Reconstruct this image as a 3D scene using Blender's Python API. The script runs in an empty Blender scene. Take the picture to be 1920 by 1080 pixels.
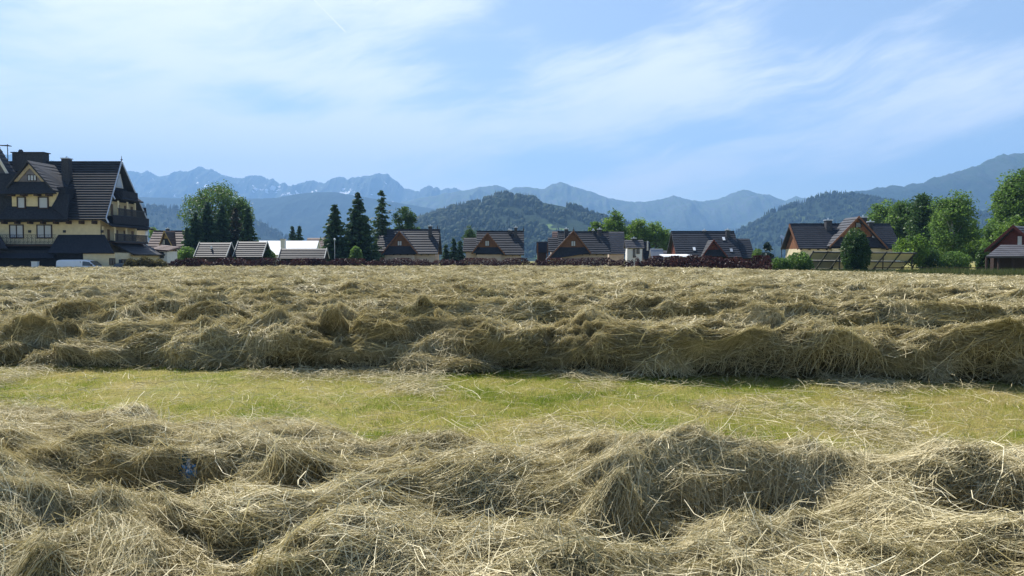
import bpy, math, random
import numpy as np
C = bpy.context.scene.collection
R = math.radians
# ---------------------------------------------------------------- camera
F = 1387.0
PITCH = math.atan((540 - 485) / F)
EYE = 1.6
cam_d = bpy.data.cameras.new('camera'); cam = bpy.data.objects.new('camera', cam_d); C.objects.link(cam)
cam_d.sensor_width = 36.0; cam_d.lens = 36.0 * F / 1920; cam_d.clip_start = 0.1; cam_d.clip_end = 40000
cam.location = (0, 0, EYE); cam.rotation_euler = (math.pi / 2 - PITCH, 0, 0)
S = bpy.context.scene; S.camera = cam
S.render.engine = 'CYCLES'
S.cycles.use_denoising = True
S.cycles.use_adaptive_sampling = True; S.cycles.adaptive_threshold = 0.012
S.cycles.max_bounces = 5; S.cycles.diffuse_bounces = 2; S.cycles.glossy_bounces = 2
S.cycles.transmission_bounces = 3; S.cycles.volume_bounces = 0; S.cycles.transparent_max_bounces = 4
S.view_settings.view_transform = 'Standard'; S.view_settings.look = 'None'
S.view_settings.exposure = 0.95; S.view_settings.gamma = 1.0; S.view_settings.use_curve_mapping = False
# ---------------------------------------------------------------- sun
SUN_AZ, SUN_EL = -38.0, 51.0      # degrees, azimuth from the view direction (+Y) towards +X
sd = bpy.data.lights.new('sun', 'SUN'); sun = bpy.data.objects.new('sun', sd); C.objects.link(sun)
sd.energy = 5.0; sd.angle = R(0.6); sd.color = (1.0, 0.96, 0.90)
sun.rotation_euler = (R(90 - SUN_EL), 0, R(-SUN_AZ) + math.pi)
sun.location = (0, 0, 60)
# ---------------------------------------------------------------- sky
W = bpy.data.worlds.new('World'); S.world = W; W.use_nodes = True
nt = W.node_tree; nt.nodes.clear(); N = nt.nodes; L = nt.links
def nd(t, **k):
    n = N.new(t)
    for a, b in k.items(): setattr(n, a, b)
    return n
def val(x, i):
    if hasattr(x, 'is_linked') or hasattr(x, 'links'): L.new(x, i)
    else: i.default_value = x
def M(op, a, b=None, c=None, clamp=False):
    n = nd('ShaderNodeMath', operation=op, use_clamp=clamp); val(a, n.inputs[0])
    if b is not None: val(b, n.inputs[1])
    if c is not None: val(c, n.inputs[2])
    return n.outputs[0]
def sstep(x, a, b):
    n = nd('ShaderNodeMapRange', interpolation_type='SMOOTHSTEP'); val(x, n.inputs[0])
    n.inputs[1].default_value = a; n.inputs[2].default_value = b; n.inputs[3].default_value = 0; n.inputs[4].default_value = 1
    return n.outputs[0]
def vec(x, y, z=0.0):
    n = nd('ShaderNodeCombineXYZ'); val(x, n.inputs[0]); val(y, n.inputs[1]); val(z, n.inputs[2]); return n.outputs[0]
def noise(v, scale, detail=4, rough=0.55, dist=0.0):
    n = nd('ShaderNodeTexNoise'); L.new(v, n.inputs['Vector']); n.inputs['Scale'].default_value = scale
    n.inputs['Detail'].default_value = detail; n.inputs['Roughness'].default_value = rough; n.inputs['Distortion'].default_value = dist
    return n.outputs['Fac']
sky = nd('ShaderNodeTexSky', sky_type='NISHITA'); sky.sun_disc = False
sky.sun_elevation = R(SUN_EL); sky.sun_rotation = R(SUN_AZ); sky.altitude = 900
sky.air_density = 1.0; sky.dust_density = 1.0; sky.ozone_density = 1.2
tc = nd('ShaderNodeTexCoord'); sp = nd('ShaderNodeSeparateXYZ'); L.new(tc.outputs['Generated'], sp.inputs[0])
dx, dy, dz = sp.outputs
AZ = M('ARCTAN2', dx, dy)                       # azimuth, elevation of the looked-at direction
EL = M('ARCSINE', dz)
def ae(px, py):                                 # the same two angles of a spot measured in the photograph
    x = (px - 960) / F; y = (540 - py) / F
    d = np.array([x, math.cos(PITCH) + y * math.sin(PITCH), -math.sin(PITCH) + y * math.cos(PITCH)]); d /= np.linalg.norm(d)
    return math.atan2(d[0], d[1]), math.asin(d[2])
def blob(px, py, rx, ry, tilt=0.0):             # soft patch of sky: 1 in its middle, 0 outside; radii in degrees
    a0, e0 = ae(px, py); t = R(tilt); c, s = math.cos(t), math.sin(t)
    da = M('SUBTRACT', AZ, a0); de = M('SUBTRACT', EL, e0)
    u = M('ADD', M('MULTIPLY', da, c / R(rx)), M('MULTIPLY', de, s / R(rx)))
    w = M('ADD', M('MULTIPLY', da, -s / R(ry)), M('MULTIPLY', de, c / R(ry)))
    r = M('SQRT', M('ADD', M('MULTIPLY', u, u), M('MULTIPLY', w, w)))
    return M('SUBTRACT', 1.0, sstep(r, 0.0, 1.0))
# cirrus: three stretched noises in azimuth / elevation
wob = noise(vec(AZ, EL), 3.0, 3)
def streak(tilt, sx, sy, seed, detail=5, rough=0.6):
    t = R(tilt); c, s = math.cos(t), math.sin(t)
    u = M('ADD', M('MULTIPLY', AZ, c), M('MULTIPLY', EL, s)); w = M('ADD', M('MULTIPLY', AZ, -s), M('MULTIPLY', EL, c))
    w = M('ADD', w, M('MULTIPLY', wob, 0.10))
    return noise(vec(M('MULTIPLY', u, sx), M('MULTIPLY', w, sy), seed), 1.0, detail, rough, 0.25)
s1 = streak(4, 2.2, 11, 3.1); s2 = streak(17, 3.0, 17, 7.7); s3 = streak(-8, 1.6, 7, 12.4, 4); fine = streak(14, 9, 42, 5.2, 5, 0.65)
right = sstep(AZ, R(-6), R(12))
st = M('ADD', M('MULTIPLY', s1, M('SUBTRACT', 1.0, right)), M('MULTIPLY', s2, right))
cov = M('ADD', M('MULTIPLY', st, 0.95), M('MULTIPLY', s3, 0.45))
cov = M('ADD', cov, M('MULTIPLY', fine, 0.62))
PLUS = [(1380, 325, 14, 1.8, 6, .18), (330, 265, 16, 2.2, 2, .16), (600, 300, 18, 2.4, 2, .16), (1620, 300, 14, 2.2, 10, .16), (1250, 345, 12, 2.0, 4, .12), (250, 300, 26, 4.5, 0, .30), (-100, 200, 22, 16, 0, .12), (900, 250, 14, 2.6, 3, .14), (150, 130, 30, 16, 0, 0.22), (620, 210, 20, 6.5, 0, .16), (1150, 190, 17, 6.0, 14, .30), (1560, 110, 16, 4.5, 18, .18), (1700, 230, 15, 4.5, 15, .22),
        (1250, 300, 10, 3.2, 10, .18), (700, 262, 16, 3.0, -2, .20), (1850, 150, 9, 6, 10, .20), (780, 60, 11, 4, -10, .12), (330, 60, 12, 6, 0, .12)]
MINUS = [(1090, 5, 10, 4.4, 0, .50), (860, 110, 9, 3.6, -8, .30), (520, 190, 8, 2.0, -3, .32), (1310, 255, 7, 2.2, 8, .30), (1600, 25, 11, 4.2, 14, .40),
         (1450, 335, 13, 3.0, 6, .34), (1040, 300, 8, 2.4, 6, .22), (1880, 40, 8, 3.5, 12, .16), (1750, 310, 9, 3.0, 12, .22), (420, 275, 9, 1.8, 0, .10), (950, 335, 9, 2.0, 0, .12)]
for p in PLUS: cov = M('ADD', cov, M('MULTIPLY', blob(*p[:5]), p[5]))
for p in MINUS: cov = M('SUBTRACT', cov, M('MULTIPLY', blob(*p[:5]), p[5]))
cl = sstep(cov, 0.84, 1.42)
cl = M('ADD', M('MULTIPLY', cl, 0.80), 0.12)
# cirrus kept ahead; unseen sky overhead and behind cleared to cut fill light
ahead = M('MULTIPLY', M('SUBTRACT', 1.0, sstep(EL, R(26), R(44))), M('SUBTRACT', 1.0, sstep(M('ABSOLUTE', AZ), R(50), R(85))))
cl = M('MULTIPLY', cl, ahead)
# a short vapour trail
(a0, e0), (a1, e1) = ae(578, -12), ae(652, 64)
ln = math.hypot(a1 - a0, e1 - e0); tx, ty = (a1 - a0) / ln, (e1 - e0) / ln
da = M('SUBTRACT', AZ, a0); de = M('SUBTRACT', EL, e0)
along = M('ADD', M('MULTIPLY', da, tx), M('MULTIPLY', de, ty)); off = M('ABSOLUTE', M('ADD', M('MULTIPLY', da, -ty), M('MULTIPLY', de, tx)))
trail = M('MULTIPLY', M('SUBTRACT', 1.0, sstep(off, 0.0002, 0.0024)), M('SUBTRACT', 1.0, sstep(along, ln * .93, ln)))
cl = M('MAXIMUM', cl, M('MULTIPLY', trail, 0.95))
mixn = nd('ShaderNodeMix', data_type='RGBA'); val(cl, mixn.inputs[0])
L.new(sky.outputs[0], mixn.inputs[6]); mixn.inputs[7].default_value = (8.2, 8.3, 8.2, 1)
bg = nd('ShaderNodeBackground'); L.new(mixn.outputs[2], bg.inputs[0]); bg.inputs[1].default_value = 0.085
ow = nd('ShaderNodeOutputWorld'); L.new(bg.outputs[0], ow.inputs[0])
W.cycles.sampling_method = 'MANUAL'; W.cycles.sample_map_resolution = 512
# ---------------------------------------------------------------- helpers
def P(px, py, Y):
    """the point at distance Y (along the view axis on the ground) seen at pixel px, py of the 1920x1080 photograph"""
    y = (540 - py) / F
    d = np.array([(px - 960) / F, math.cos(PITCH) + y * math.sin(PITCH), -math.sin(PITCH) + y * math.cos(PITCH)])
    d = d * (Y / d[1]); return np.array([d[0], d[1], d[2] + EYE])
def PX(px, Y): return (px - 960) / F * Y
def PZ(py, Y): return P(960, py, Y)[2]
def tag(o, label=None, cat=None, group=None, kind=None):
    if label: o['label'] = label
    if cat: o['category'] = cat
    if group: o['group'] = group
    if kind: o['kind'] = kind
    return o
def empty(name, loc, label, cat, group=None):
    o = bpy.data.objects.new(name, None); C.objects.link(o); o.location = tuple(loc); return tag(o, label, cat, group)
def np_mesh(name, verts, faces, mats, parent=None, midx=None, smooth=False, col=None):
    """verts (n,3); faces: one (m,k) array or list of such arrays"""
    if not isinstance(faces, list): faces = [faces]
    verts = np.asarray(verts, np.float32)
    me = bpy.data.meshes.new(name)
    if parent is not None:
        verts = verts - np.array(parent_loc(parent), np.float32)
    me.vertices.add(len(verts)); me.vertices.foreach_set('co', verts.ravel())
    tot = sum(f.size for f in faces); npoly = sum(len(f) for f in faces)
    me.loops.add(tot); me.loops.foreach_set('vertex_index', np.concatenate([f.ravel() for f in faces]).astype(np.int32))
    me.polygons.add(npoly)
    st = []; o = 0
    for f in faces:
        st.append(o + np.arange(len(f)) * f.shape[1]); o += f.size
    me.polygons.foreach_set('loop_start', np.concatenate(st).astype(np.int32))
    if midx is not None: me.polygons.foreach_set('material_index', np.asarray(midx, np.int32))
    if smooth: me.polygons.foreach_set('use_smooth', np.ones(npoly, bool))
    for m in (mats if isinstance(mats, (list, tuple)) else [mats]): me.materials.append(m)
    me.update(calc_edges=True)
    if col is not None:
        a = me.attributes.new('tint', 'FLOAT', 'POINT'); a.data.foreach_set('value', np.asarray(col, np.float32))
    ob = bpy.data.objects.new(name, me); C.objects.link(ob)
    if parent is not None: ob.parent = parent
    return ob
def parent_loc(p):
    l = np.array(p.location)
    while p.parent is not None:
        p = p.parent; l = l + np.array(p.location)
    return l
class MB:
    def __init__(self): self.v = []; self.f = []; self.m = []
    def poly(self, pts, m=0):
        b = len(self.v); self.v += [np.asarray(p, float) for p in pts]; self.f.append(list(range(b, b + len(pts)))); self.m.append(m); return self
    def extr(self, pts, d, m=0):
        """closed prism of polygon pts pushed along d"""
        pts = [np.asarray(p, float) for p in pts]; d = np.asarray(d, float); n = len(pts); b = len(self.v)
        self.v += pts + [p + d for p in pts]
        self.f.append(list(range(b + n - 1, b - 1, -1))); self.f.append(list(range(b + n, b + 2 * n))); self.m += [m, m]
        for i in range(n):
            j = (i + 1) % n; self.f.append([b + i, b + j, b + n + j, b + n + i]); self.m.append(m)
        return self
    def box(self, x0, x1, y0, y1, z0, z1, m=0):
        return self.extr([(x0, y0, z0), (x1, y0, z0), (x1, y1, z0), (x0, y1, z0)], (0, 0, z1 - z0), m)
    def beam(self, a, b, w, h=None, m=0):
        a = np.asarray(a, float); b = np.asarray(b, float); h = h or w; t = (b - a) / np.linalg.norm(b - a)
        u = np.cross(t, (0, 0, 1.0)); u = u / np.linalg.norm(u) if np.linalg.norm(u) > 1e-4 else np.array([1.0, 0, 0]); n = np.cross(u, t)
        return self.extr([a - u * w / 2 - n * h / 2, a + u * w / 2 - n * h / 2, a + u * w / 2 + n * h / 2, a - u * w / 2 + n * h / 2], b - a, m)
    def tube(self, a, b, r0, r1=None, n=8, m=0):
        a = np.asarray(a, float); b = np.asarray(b, float); r1 = r0 if r1 is None else r1; t = (b - a) / np.linalg.norm(b - a)
        u = np.cross(t, (0.31, 0.2, 0.93)); u /= np.linalg.norm(u); w = np.cross(t, u); k = len(self.v)
        for p, r in ((a, r0), (b, r1)):
            for i in range(n):
                q = 2 * math.pi * i / n; self.v.append(p + r * (math.cos(q) * u + math.sin(q) * w))
        for i in range(n):
            j = (i + 1) % n; self.f.append([k + i, k + j, k + n + j, k + n + i]); self.m.append(m)
        self.f.append([k + i for i in range(n)][::-1]); self.f.append([k + n + i for i in range(n)]); self.m += [m, m]; return self
    def slope(self, tl, tr, br, bl, rows, lift=0.075, thick=0.14, m=0):
        """a roof slope of stepped sheet-metal tile courses on a slab; corners top-left, top-right, bottom-right, bottom-left"""
        tl, tr, br, bl = [np.asarray(p, float) for p in (tl, tr, br, bl)]
        n = np.cross(br - tl, bl - tr) if np.linalg.norm(np.cross(br - tl, bl - tr)) > 1e-6 else np.array([0, 0, 1.0])
        n /= np.linalg.norm(n)
        if n[2] < 0: n = -n
        self.extr([tl, tr, br, bl], -n * thick, m)
        for i in range(rows):
            a, b = i / rows, (i + 1) / rows
            p0 = tl + (bl - tl) * a + n * .006; p1 = tr + (br - tr) * a + n * .006
            q0 = tl + (bl - tl) * b + n * lift; q1 = tr + (br - tr) * b + n * lift
            r0 = tl + (bl - tl) * b + n * .002; r1 = tr + (br - tr) * b + n * .002
            self.poly([p0, p1, q1, q0], m); self.poly([q0, q1, r1, r0], m)
            self.poly([p0, q0, r0], m); self.poly([p1, r1, q1], m)
        return self
    def build(self, name, mats, parent=None, smooth=False):
        me = bpy.data.meshes.new(name); off = np.zeros(3) if parent is None else parent_loc(parent)
        me.from_pydata([tuple(p - off) for p in self.v], [], self.f)
        for m in (mats if isinstance(mats, (list, tuple)) else [mats]): me.materials.append(m)
        me.polygons.foreach_set('material_index', self.m)
        if smooth: me.polygons.foreach_set('use_smooth', [True] * len(self.f))
        me.update()
        ob = bpy.data.objects.new(name, me); C.objects.link(ob)
        if parent is not None: ob.parent = parent
        return ob
# ---- value noise in numpy
def vnoise(x, y, seed=0):
    xi = np.floor(x).astype(np.int64); yi = np.floor(y).astype(np.int64); fx = x - xi; fy = y - yi
    fx = fx * fx * (3 - 2 * fx); fy = fy * fy * (3 - 2 * fy)
    def h(a, b):
        n = (a * 374761393 + b * 668265263 + seed * 1442695041) & 0xFFFFFFFF
        n = ((n ^ (n >> 13)) * 1274126177) & 0xFFFFFFFF; n = n ^ (n >> 16)
        return (n & 0xFFFFFF) / 16777215.0
    return (h(xi, yi) * (1 - fx) + h(xi + 1, yi) * fx) * (1 - fy) + (h(xi, yi + 1) * (1 - fx) + h(xi + 1, yi + 1) * fx) * fy
def fbm(x, y, seed=0, oct=4, gain=.5):
    x = np.asarray(x, float); y = np.asarray(y, float); t = 0; a = 1; s = 0
    for i in range(oct):
        t = t + a * vnoise(x * 2 ** i, y * 2 ** i, seed + i); s += a; a *= gain
    return t / s
# ---------------------------------------------------------------- materials
class MT:
    """a small node builder for one material"""
    def __init__(self, name):
        self.m = bpy.data.materials.new(name); self.m.use_nodes = True; self.t = self.m.node_tree; self.t.nodes.clear()
        self.out = self.n('ShaderNodeOutputMaterial')
    def n(self, t, **k):
        x = self.t.nodes.new(t)
        for a, b in k.items(): setattr(x, a, b)
        return x
    def l(self, a, b): self.t.links.new(a, b)
    def coord(self, scale=(1, 1, 1), obj=True):
        tc = self.n('ShaderNodeTexCoord'); mp = self.n('ShaderNodeMapping'); mp.inputs['Scale'].default_value = scale
        self.l(tc.outputs['Object'], mp.inputs[0]); return mp.outputs[0]
    def noise(self, v, s, d=4, r=.55):
        x = self.n('ShaderNodeTexNoise'); self.l(v, x.inputs['Vector']); x.inputs['Scale'].default_value = s; x.inputs['Detail'].default_value = d; x.inputs['Roughness'].default_value = r
        return x.outputs['Fac']
    def ramp(self, fac, stops):
        x = self.n('ShaderNodeValToRGB'); self.l(fac, x.inputs[0]); e = x.color_ramp.elements
        e[0].position, e[0].color = stops[0][0], (*stops[0][1], 1); e[1].position, e[1].color = stops[-1][0], (*stops[-1][1], 1)
        for p, c in stops[1:-1]:
            q = e.new(p); q.color = (*c, 1)
        return x.outputs[0]
    def attr(self, name):
        x = self.n('ShaderNodeAttribute', attribute_name=name); return x.outputs['Fac']
    def mix(self, f, a, b, mode='MIX'):
        x = self.n('ShaderNodeMix', data_type='RGBA', blend_type=mode)
        for v, i in ((f, 0), (a, 6), (b, 7)):
            if hasattr(v, 'links'): self.l(v, x.inputs[i])
            else: x.inputs[i].default_value = v if i == 0 else (*v, 1)
        return x.outputs[2]
    def pbr(self, col, rough=.7, spec=.3, metal=0.0, bump=None, bs=.3, bd=.02):
        p = self.n('ShaderNodeBsdfPrincipled')
        if hasattr(col, 'links'): self.l(col, p.inputs['Base Color'])
        else: p.inputs['Base Color'].default_value = (*col, 1)
        if hasattr(rough, 'links'): self.l(rough, p.inputs['Roughness'])
        else: p.inputs['Roughness'].default_value = rough
        p.inputs['Specular IOR Level'].default_value = spec; p.inputs['Metallic'].default_value = metal
        if bump is not None:
            b = self.n('ShaderNodeBump'); b.inputs['Strength'].default_value = bs; b.inputs['Distance'].default_value = bd
            self.l(bump, b.inputs['Height']); self.l(b.outputs[0], p.inputs['Normal'])
        self.p = p; return p.outputs[0]
    def done(self, sh): self.l(sh, self.out.inputs[0]); return self.m
def simple(name, c, rough=.7, var=.25, scale=3.0, spec=.3, metal=0.0, bump=0.0):
    b = MT(name); nz = b.noise(b.coord(), scale, 6, .6)
    lo = tuple(x * (1 - var) for x in c); hi = tuple(min(1, x * (1 + var)) for x in c)
    return b.done(b.pbr(b.ramp(nz, [(.3, lo), (.7, hi)]), rough, spec, metal, nz if bump else None, bump, .02))
def leafy(name, stops, trans=.4, rough=.5, spec=.25, tcol=1.25):
    """foliage, straw and grass: tint attribute -> colour, part of the light passing through"""
    b = MT(name); col = b.ramp(b.attr('tint'), stops); p = b.pbr(col, rough, spec)
    t = b.n('ShaderNodeBsdfTranslucent'); tc_ = b.mix(1.0, col, (tcol, tcol, tcol * .8), 'MULTIPLY'); b.l(tc_, t.inputs[0])
    mx = b.n('ShaderNodeMixShader'); mx.inputs[0].default_value = trans; b.l(p, mx.inputs[1]); b.l(t.outputs[0], mx.inputs[2])
    return b.done(mx.outputs[0])
# ---------------------------------------------------------------- ground sheet
GZ = -0.4
def ground_z(x, y):
    edge = field_edge(x)
    t = np.clip((y - edge) / 3.0, 0, 1); t = t * t * (3 - 2 * t)
    return GZ * t
def field_edge(x):
    return np.interp(x, [-80, -62, -45, -20, 10, 22, 29, 37, 42, 60, 90], [74, 80, 92, 104, 100, 87, 75, 62, 55, 46, 40])
xs = np.concatenate([np.linspace(-9500, -200, 20), np.arange(-150, -24, 3.0), np.arange(-24, 24, .4), np.arange(24, 151, 3.0), np.linspace(200, 9500, 20)])
ys = np.concatenate([[-400, -100, -20], np.arange(-2, 26, .4), np.arange(26, 130, 2.0), np.linspace(135, 600, 16), np.linspace(800, 9600, 18)])
gx, gy = np.meshgrid(xs, ys); gz = ground_z(gx, gy) + .05 * (fbm(gx * .5, gy * .5, 5, 3) - .5) * (gy < 60) - 6.0 * np.clip((gy - 400) / 2000, 0, 1)
nx = len(xs); ii, jj = np.meshgrid(np.arange(nx - 1), np.arange(len(ys) - 1)); a = (jj * nx + ii).ravel()
b = MT('meadow_ground'); co = b.coord()
c1 = b.ramp(b.noise(co, 1.1, 6, .65), [(.28, (.17, .20, .045)), (.45, (.24, .235, .065)), (.58, (.29, .255, .09)), (.75, (.33, .28, .13))])
c2 = b.ramp(b.noise(co, 38, 5, .7), [(.3, (.45, .42, .35)), (.7, (1.3, 1.25, 1.1))])
m_ground = b.done(b.pbr(b.mix(1.0, c1, c2, 'MULTIPLY'), .9, .15, 0, b.noise(co, 60, 4, .7), .6, .03))
g = np_mesh('ground', np.stack([gx.ravel(), gy.ravel(), gz.ravel()], 1), np.stack([a, a + 1, a + nx + 1, a + nx], 1), m_ground, smooth=True)
tag(g, kind='structure')
# ---------------------------------------------------------------- mountains
def mountain_mat(name, rock, grass, forest, tree_line, snow=None, clear=.62, bump=25.0, sc=.004):
    b = MT(name); co = b.coord(); sx = b.n('ShaderNodeSeparateXYZ'); b.l(co, sx.inputs[0])
    n1 = b.noise(co, sc, 8, .6); n2 = b.noise(co, sc * 5, 6, .65)
    hh = b.n('ShaderNodeMath', operation='MULTIPLY_ADD'); b.l(n1, hh.inputs[0]); hh.inputs[1].default_value = tree_line[1]; b.l(sx.outputs[2], hh.inputs[2])
    mr = b.n('ShaderNodeMapRange'); b.l(hh.outputs[0], mr.inputs[0]); c0 = tree_line[0] + tree_line[1] * .5; mr.inputs[1].default_value = c0 - tree_line[2]; mr.inputs[2].default_value = c0 + tree_line[2]
    up = b.mix(b.ramp(n2, [(.45, (0, 0, 0)), (.6, (1, 1, 1))]), grass, rock)
    fo = b.ramp(b.noise(co, sc * 9, 5, .7), [(.35, tuple(x * .55 for x in forest)), (.5, forest), (.7, tuple(x * 1.7 for x in forest))])
    fo = b.mix(b.ramp(n1, [(clear, (0, 0, 0)), (clear + .03, (1, 1, 1))]), fo, grass)
    col = b.mix(mr.outputs[0], fo, up)
    if snow:
        for (x0, x1, z0, z1, th) in snow:
            v = None
            for so, lo, hi in ((0, x0, x1), (2, z0, z1)):
                q = b.n('ShaderNodeMapRange', interpolation_type='SMOOTHSTEP'); b.l(sx.outputs[so], q.inputs[0]); mid = (lo + hi) / 2
                ab = b.n('ShaderNodeMath', operation='SUBTRACT'); b.l(sx.outputs[so], ab.inputs[0]); ab.inputs[1].default_value = mid
                a2 = b.n('ShaderNodeMath', operation='ABSOLUTE'); b.l(ab.outputs[0], a2.inputs[0]); b.l(a2.outputs[0], q.inputs[0])
                q.inputs[1].default_value = (hi - lo) / 2; q.inputs[2].default_value = (hi - lo) / 4; q.inputs[3].default_value = 0; q.inputs[4].default_value = .16
                if v is None: v = q.outputs[0]
                else:
                    mm = b.n('ShaderNodeMath', operation='MINIMUM'); b.l(v, mm.inputs[0]); b.l(q.outputs[0], mm.inputs[1]); v = mm.outputs[0]
            ad = b.n('ShaderNodeMath', operation='ADD'); b.l(b.noise(co, .012, 4, .6), ad.inputs[0]); b.l(v, ad.inputs[1])
            col = b.mix(b.ramp(ad.outputs[0], [(th, (0, 0, 0)), (th + .02, (1, 1, 1))]), col, (.9, .9, .92))
    return b.done(b.pbr(col, .95, .05, 0, n2, .8, bump))
def mountain(name, prof, Y, front, back, mat, seed, rough=.06, jag=1.2, du=2.0, wander=.03, base=-30.0, nv=40, power=1.25):
    """a ridge: its crest wanders about distance Y, spurs and gullies run down its front and back"""
    px = np.arange(prof[0][0], prof[-1][0] + du, du); py = np.interp(px, [p[0] for p in prof], [p[1] for p in prof])
    py = py + jag * ((fbm(px / 9.0, px * 0 + seed, seed, 4, .65) - .5) * 2 - .8 * (1 - np.abs(2 * fbm(px / 13.0, px * 0 + seed + 5, seed + 3, 3, .6) - 1)) + .5)
    yr = Y * (1 + wander * (fbm(px / 150.0, px * 0 + 3.3, seed + 9, 2) - .5) * 2)
    xr = (px - 960) / F * yr
    zr = EYE + (540 - py - F * math.tan(PITCH)) / F * yr
    v = np.concatenate([np.linspace(-1, 0, nv // 3)[:-1], np.linspace(0, 1, nv) ** 1.15])          # back .. crest .. front
    V, I = np.meshgrid(v, np.arange(len(px)), indexing='ij')
    YY = yr[I] - np.where(V > 0, V * front, V * back); XX = xr[I] + 0 * V
    fall = np.where(V > 0, (1 - np.clip(V, 0, 1)) ** power, (1 + np.clip(V, -1, 0)) ** 1.2)
    Hh = np.maximum(zr[I] - base, 1.0)
    s = front * .22
    rid = 1 - np.abs(2 * fbm(XX / s + V * .8, YY / (s * 2.6), seed + 20, 5, .55) - 1)
    rid2 = 1 - np.abs(2 * fbm(XX / (s * .3) + V * 1.5, YY / (s * .5), seed + 40, 4, .55) - 1)
    env = np.clip(np.abs(V) * 6, 0, 1) * (1 - np.abs(V)) ** .5
    ZZ = base + Hh * fall + Hh * env * ((rid - .78) * 3.2 * rough + (rid2 - .75) * 1.1 * rough)
    n = len(px); i2, j2 = np.meshgrid(np.arange(n - 1), np.arange(len(v) - 1)); a = (j2 * n + i2).ravel()
    o = np_mesh(name, np.stack([XX.ravel(), YY.ravel(), ZZ.ravel()], 1), np.stack([a, a + n, a + n + 1, a + 1], 1), mat, smooth=True)
    tag(o, kind='structure')
    return XX, YY, ZZ
far = [(-420, 330), (-200, 310), (-60, 300), (26, 290), (110, 306), (180, 318), (242, 323), (255, 324), (267, 326), (282, 321), (294, 327), (306, 334), (320, 330), (331, 328), (342, 322), (360, 324), (377, 314), (387, 318), (401, 318), (415, 326),
       (432, 332), (460, 335), (477, 330), (493, 330), (499, 334), (513, 336), (521, 341), (526, 347), (536, 345), (551, 353), (564, 344), (591, 339), (613, 345), (628, 335), (642, 334), (657, 337), (662, 333), (680, 332), (693, 332), (704, 328), (714, 326), (727, 329),
       (742, 341), (758, 351), (778, 361), (790, 359), (805, 348), (827, 357), (837, 351), (867, 358), (880, 362), (1000, 390), (1200, 430)]
mid = [(700, 400), (760, 378), (830, 364), (873, 358), (898, 352), (933, 348), (955, 357), (967, 352), (982, 351), (998, 353), (1020, 355), (1035, 346), (1052, 342), (1073, 350), (1107, 360), (1140, 372), (1180, 379), (1215, 378), (1240, 373), (1262, 368), (1290, 375),
       (1320, 378), (1345, 374), (1375, 361), (1390, 357), (1410, 360), (1430, 366), (1440, 364), (1455, 372), (1472, 377), (1490, 368), (1505, 374), (1540, 380), (1700, 400), (1900, 430)]
rightfar = [(1480, 400), (1530, 385), (1560, 374), (1587, 368), (1600, 359), (1626, 357), (1643, 352), (1654, 353), (1670, 348), (1691, 351), (1702, 346), (1728, 344), (1748, 333), (1760, 332), (1782, 325), (1801, 320), (1819, 313), (1825, 314), (1845, 301),
            (1857, 298), (1876, 290), (1881, 292), (1893, 289), (1920, 289), (2000, 296), (2150, 285), (2300, 300)]
midleft = [(-400, 380), (60, 372), (180, 366), (260, 370), (330, 372), (420, 376), (472, 373), (517, 372), (554, 365), (595, 361), (631, 361), (660, 366), (720, 376), (790, 388), (860, 400), (960, 415), (1060, 430)]
lowleft = [(-400, 400), (100, 390), (200, 388), (272, 387), (342, 393), (400, 388), (440, 394), (473, 406), (500, 423), (530, 442), (560, 455), (620, 465)]
centre = [(690, 452), (740, 436), (788, 414), (817, 404), (850, 394), (873, 389), (907, 380), (927, 372), (947, 369), (965, 373), (990, 375), (1007, 378), (1032, 383), (1057, 388), (1082, 395), (1107, 404), (1123, 410), (1160, 420), (1230, 440), (1300, 455)]
righthill = [(1340, 455), (1390, 432), (1420, 418), (1438, 402), (1464, 394), (1482, 387), (1508, 379), (1534, 371), (1550, 367), (1587, 367), (1640, 376), (1700, 388), (1780, 396), (1900, 402), (2100, 420), (2300, 440)]
rock, alp, forest = (.085, .085, .085), (.060, .078, .036), (.012, .023, .011)
mountain('far_mountain_range', far, 8300, 2300, 700, mountain_mat('far_rock', rock, alp, forest, (420, 260, 120), [(-2900, -2450, 690, 830, .70), (-2450, -2000, 560, 740, .67), (-1900, -1550, 620, 780, .70), (-3400, -3000, 700, 860, .76)]), 3, .16, 3.6, 1.0)
mountain('middle_mountain_range', mid, 6600, 2000, 700, mountain_mat('middle_rock', rock, (.075, .10, .042), forest, (300, 260, 110)), 11, .13, 1.5, 1.5)
mountain('right_mountain', rightfar, 4200, 1500, 700, mountain_mat('right_rock', (.06, .065, .05), (.04, .06, .026), forest, (430, 200, 90)), 17, .12, 1.6, 1.5)
mountain('wooded_ridge', midleft, 5200, 1500, 700, mountain_mat('ridge_forest', (.05, .07, .03), (.035, .05, .02), forest, (900, 100, 50)), 23, .07, .5, 2.0)
LL = mountain('low_wooded_hill', lowleft, 2700, 800, 400, mountain_mat('low_forest', (.05, .07, .03), (.10, .14, .045), forest, (900, 50, 20), None, .60, 12, .008), 29, .05, .5, 2.0, .02, -10)
CH = mountain('centre_wooded_hill', centre, 1750, 560, 300, mountain_mat('centre_forest', (.05, .07, .03), (.11, .165, .045), (.016, .030, .013), (900, 50, 20), None, .60, 8, .011), 31, .05, .4, 2.0, .02, -8, 46, 1.1)
RH = mountain('right_wooded_hill', righthill, 2300, 750, 400, mountain_mat('right_forest', (.05, .07, .03), (.06, .085, .03), (.016, .029, .013), (900, 50, 20), None, .58, 10, .009), 37, .06, .4, 2.0, .02, -10)
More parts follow.
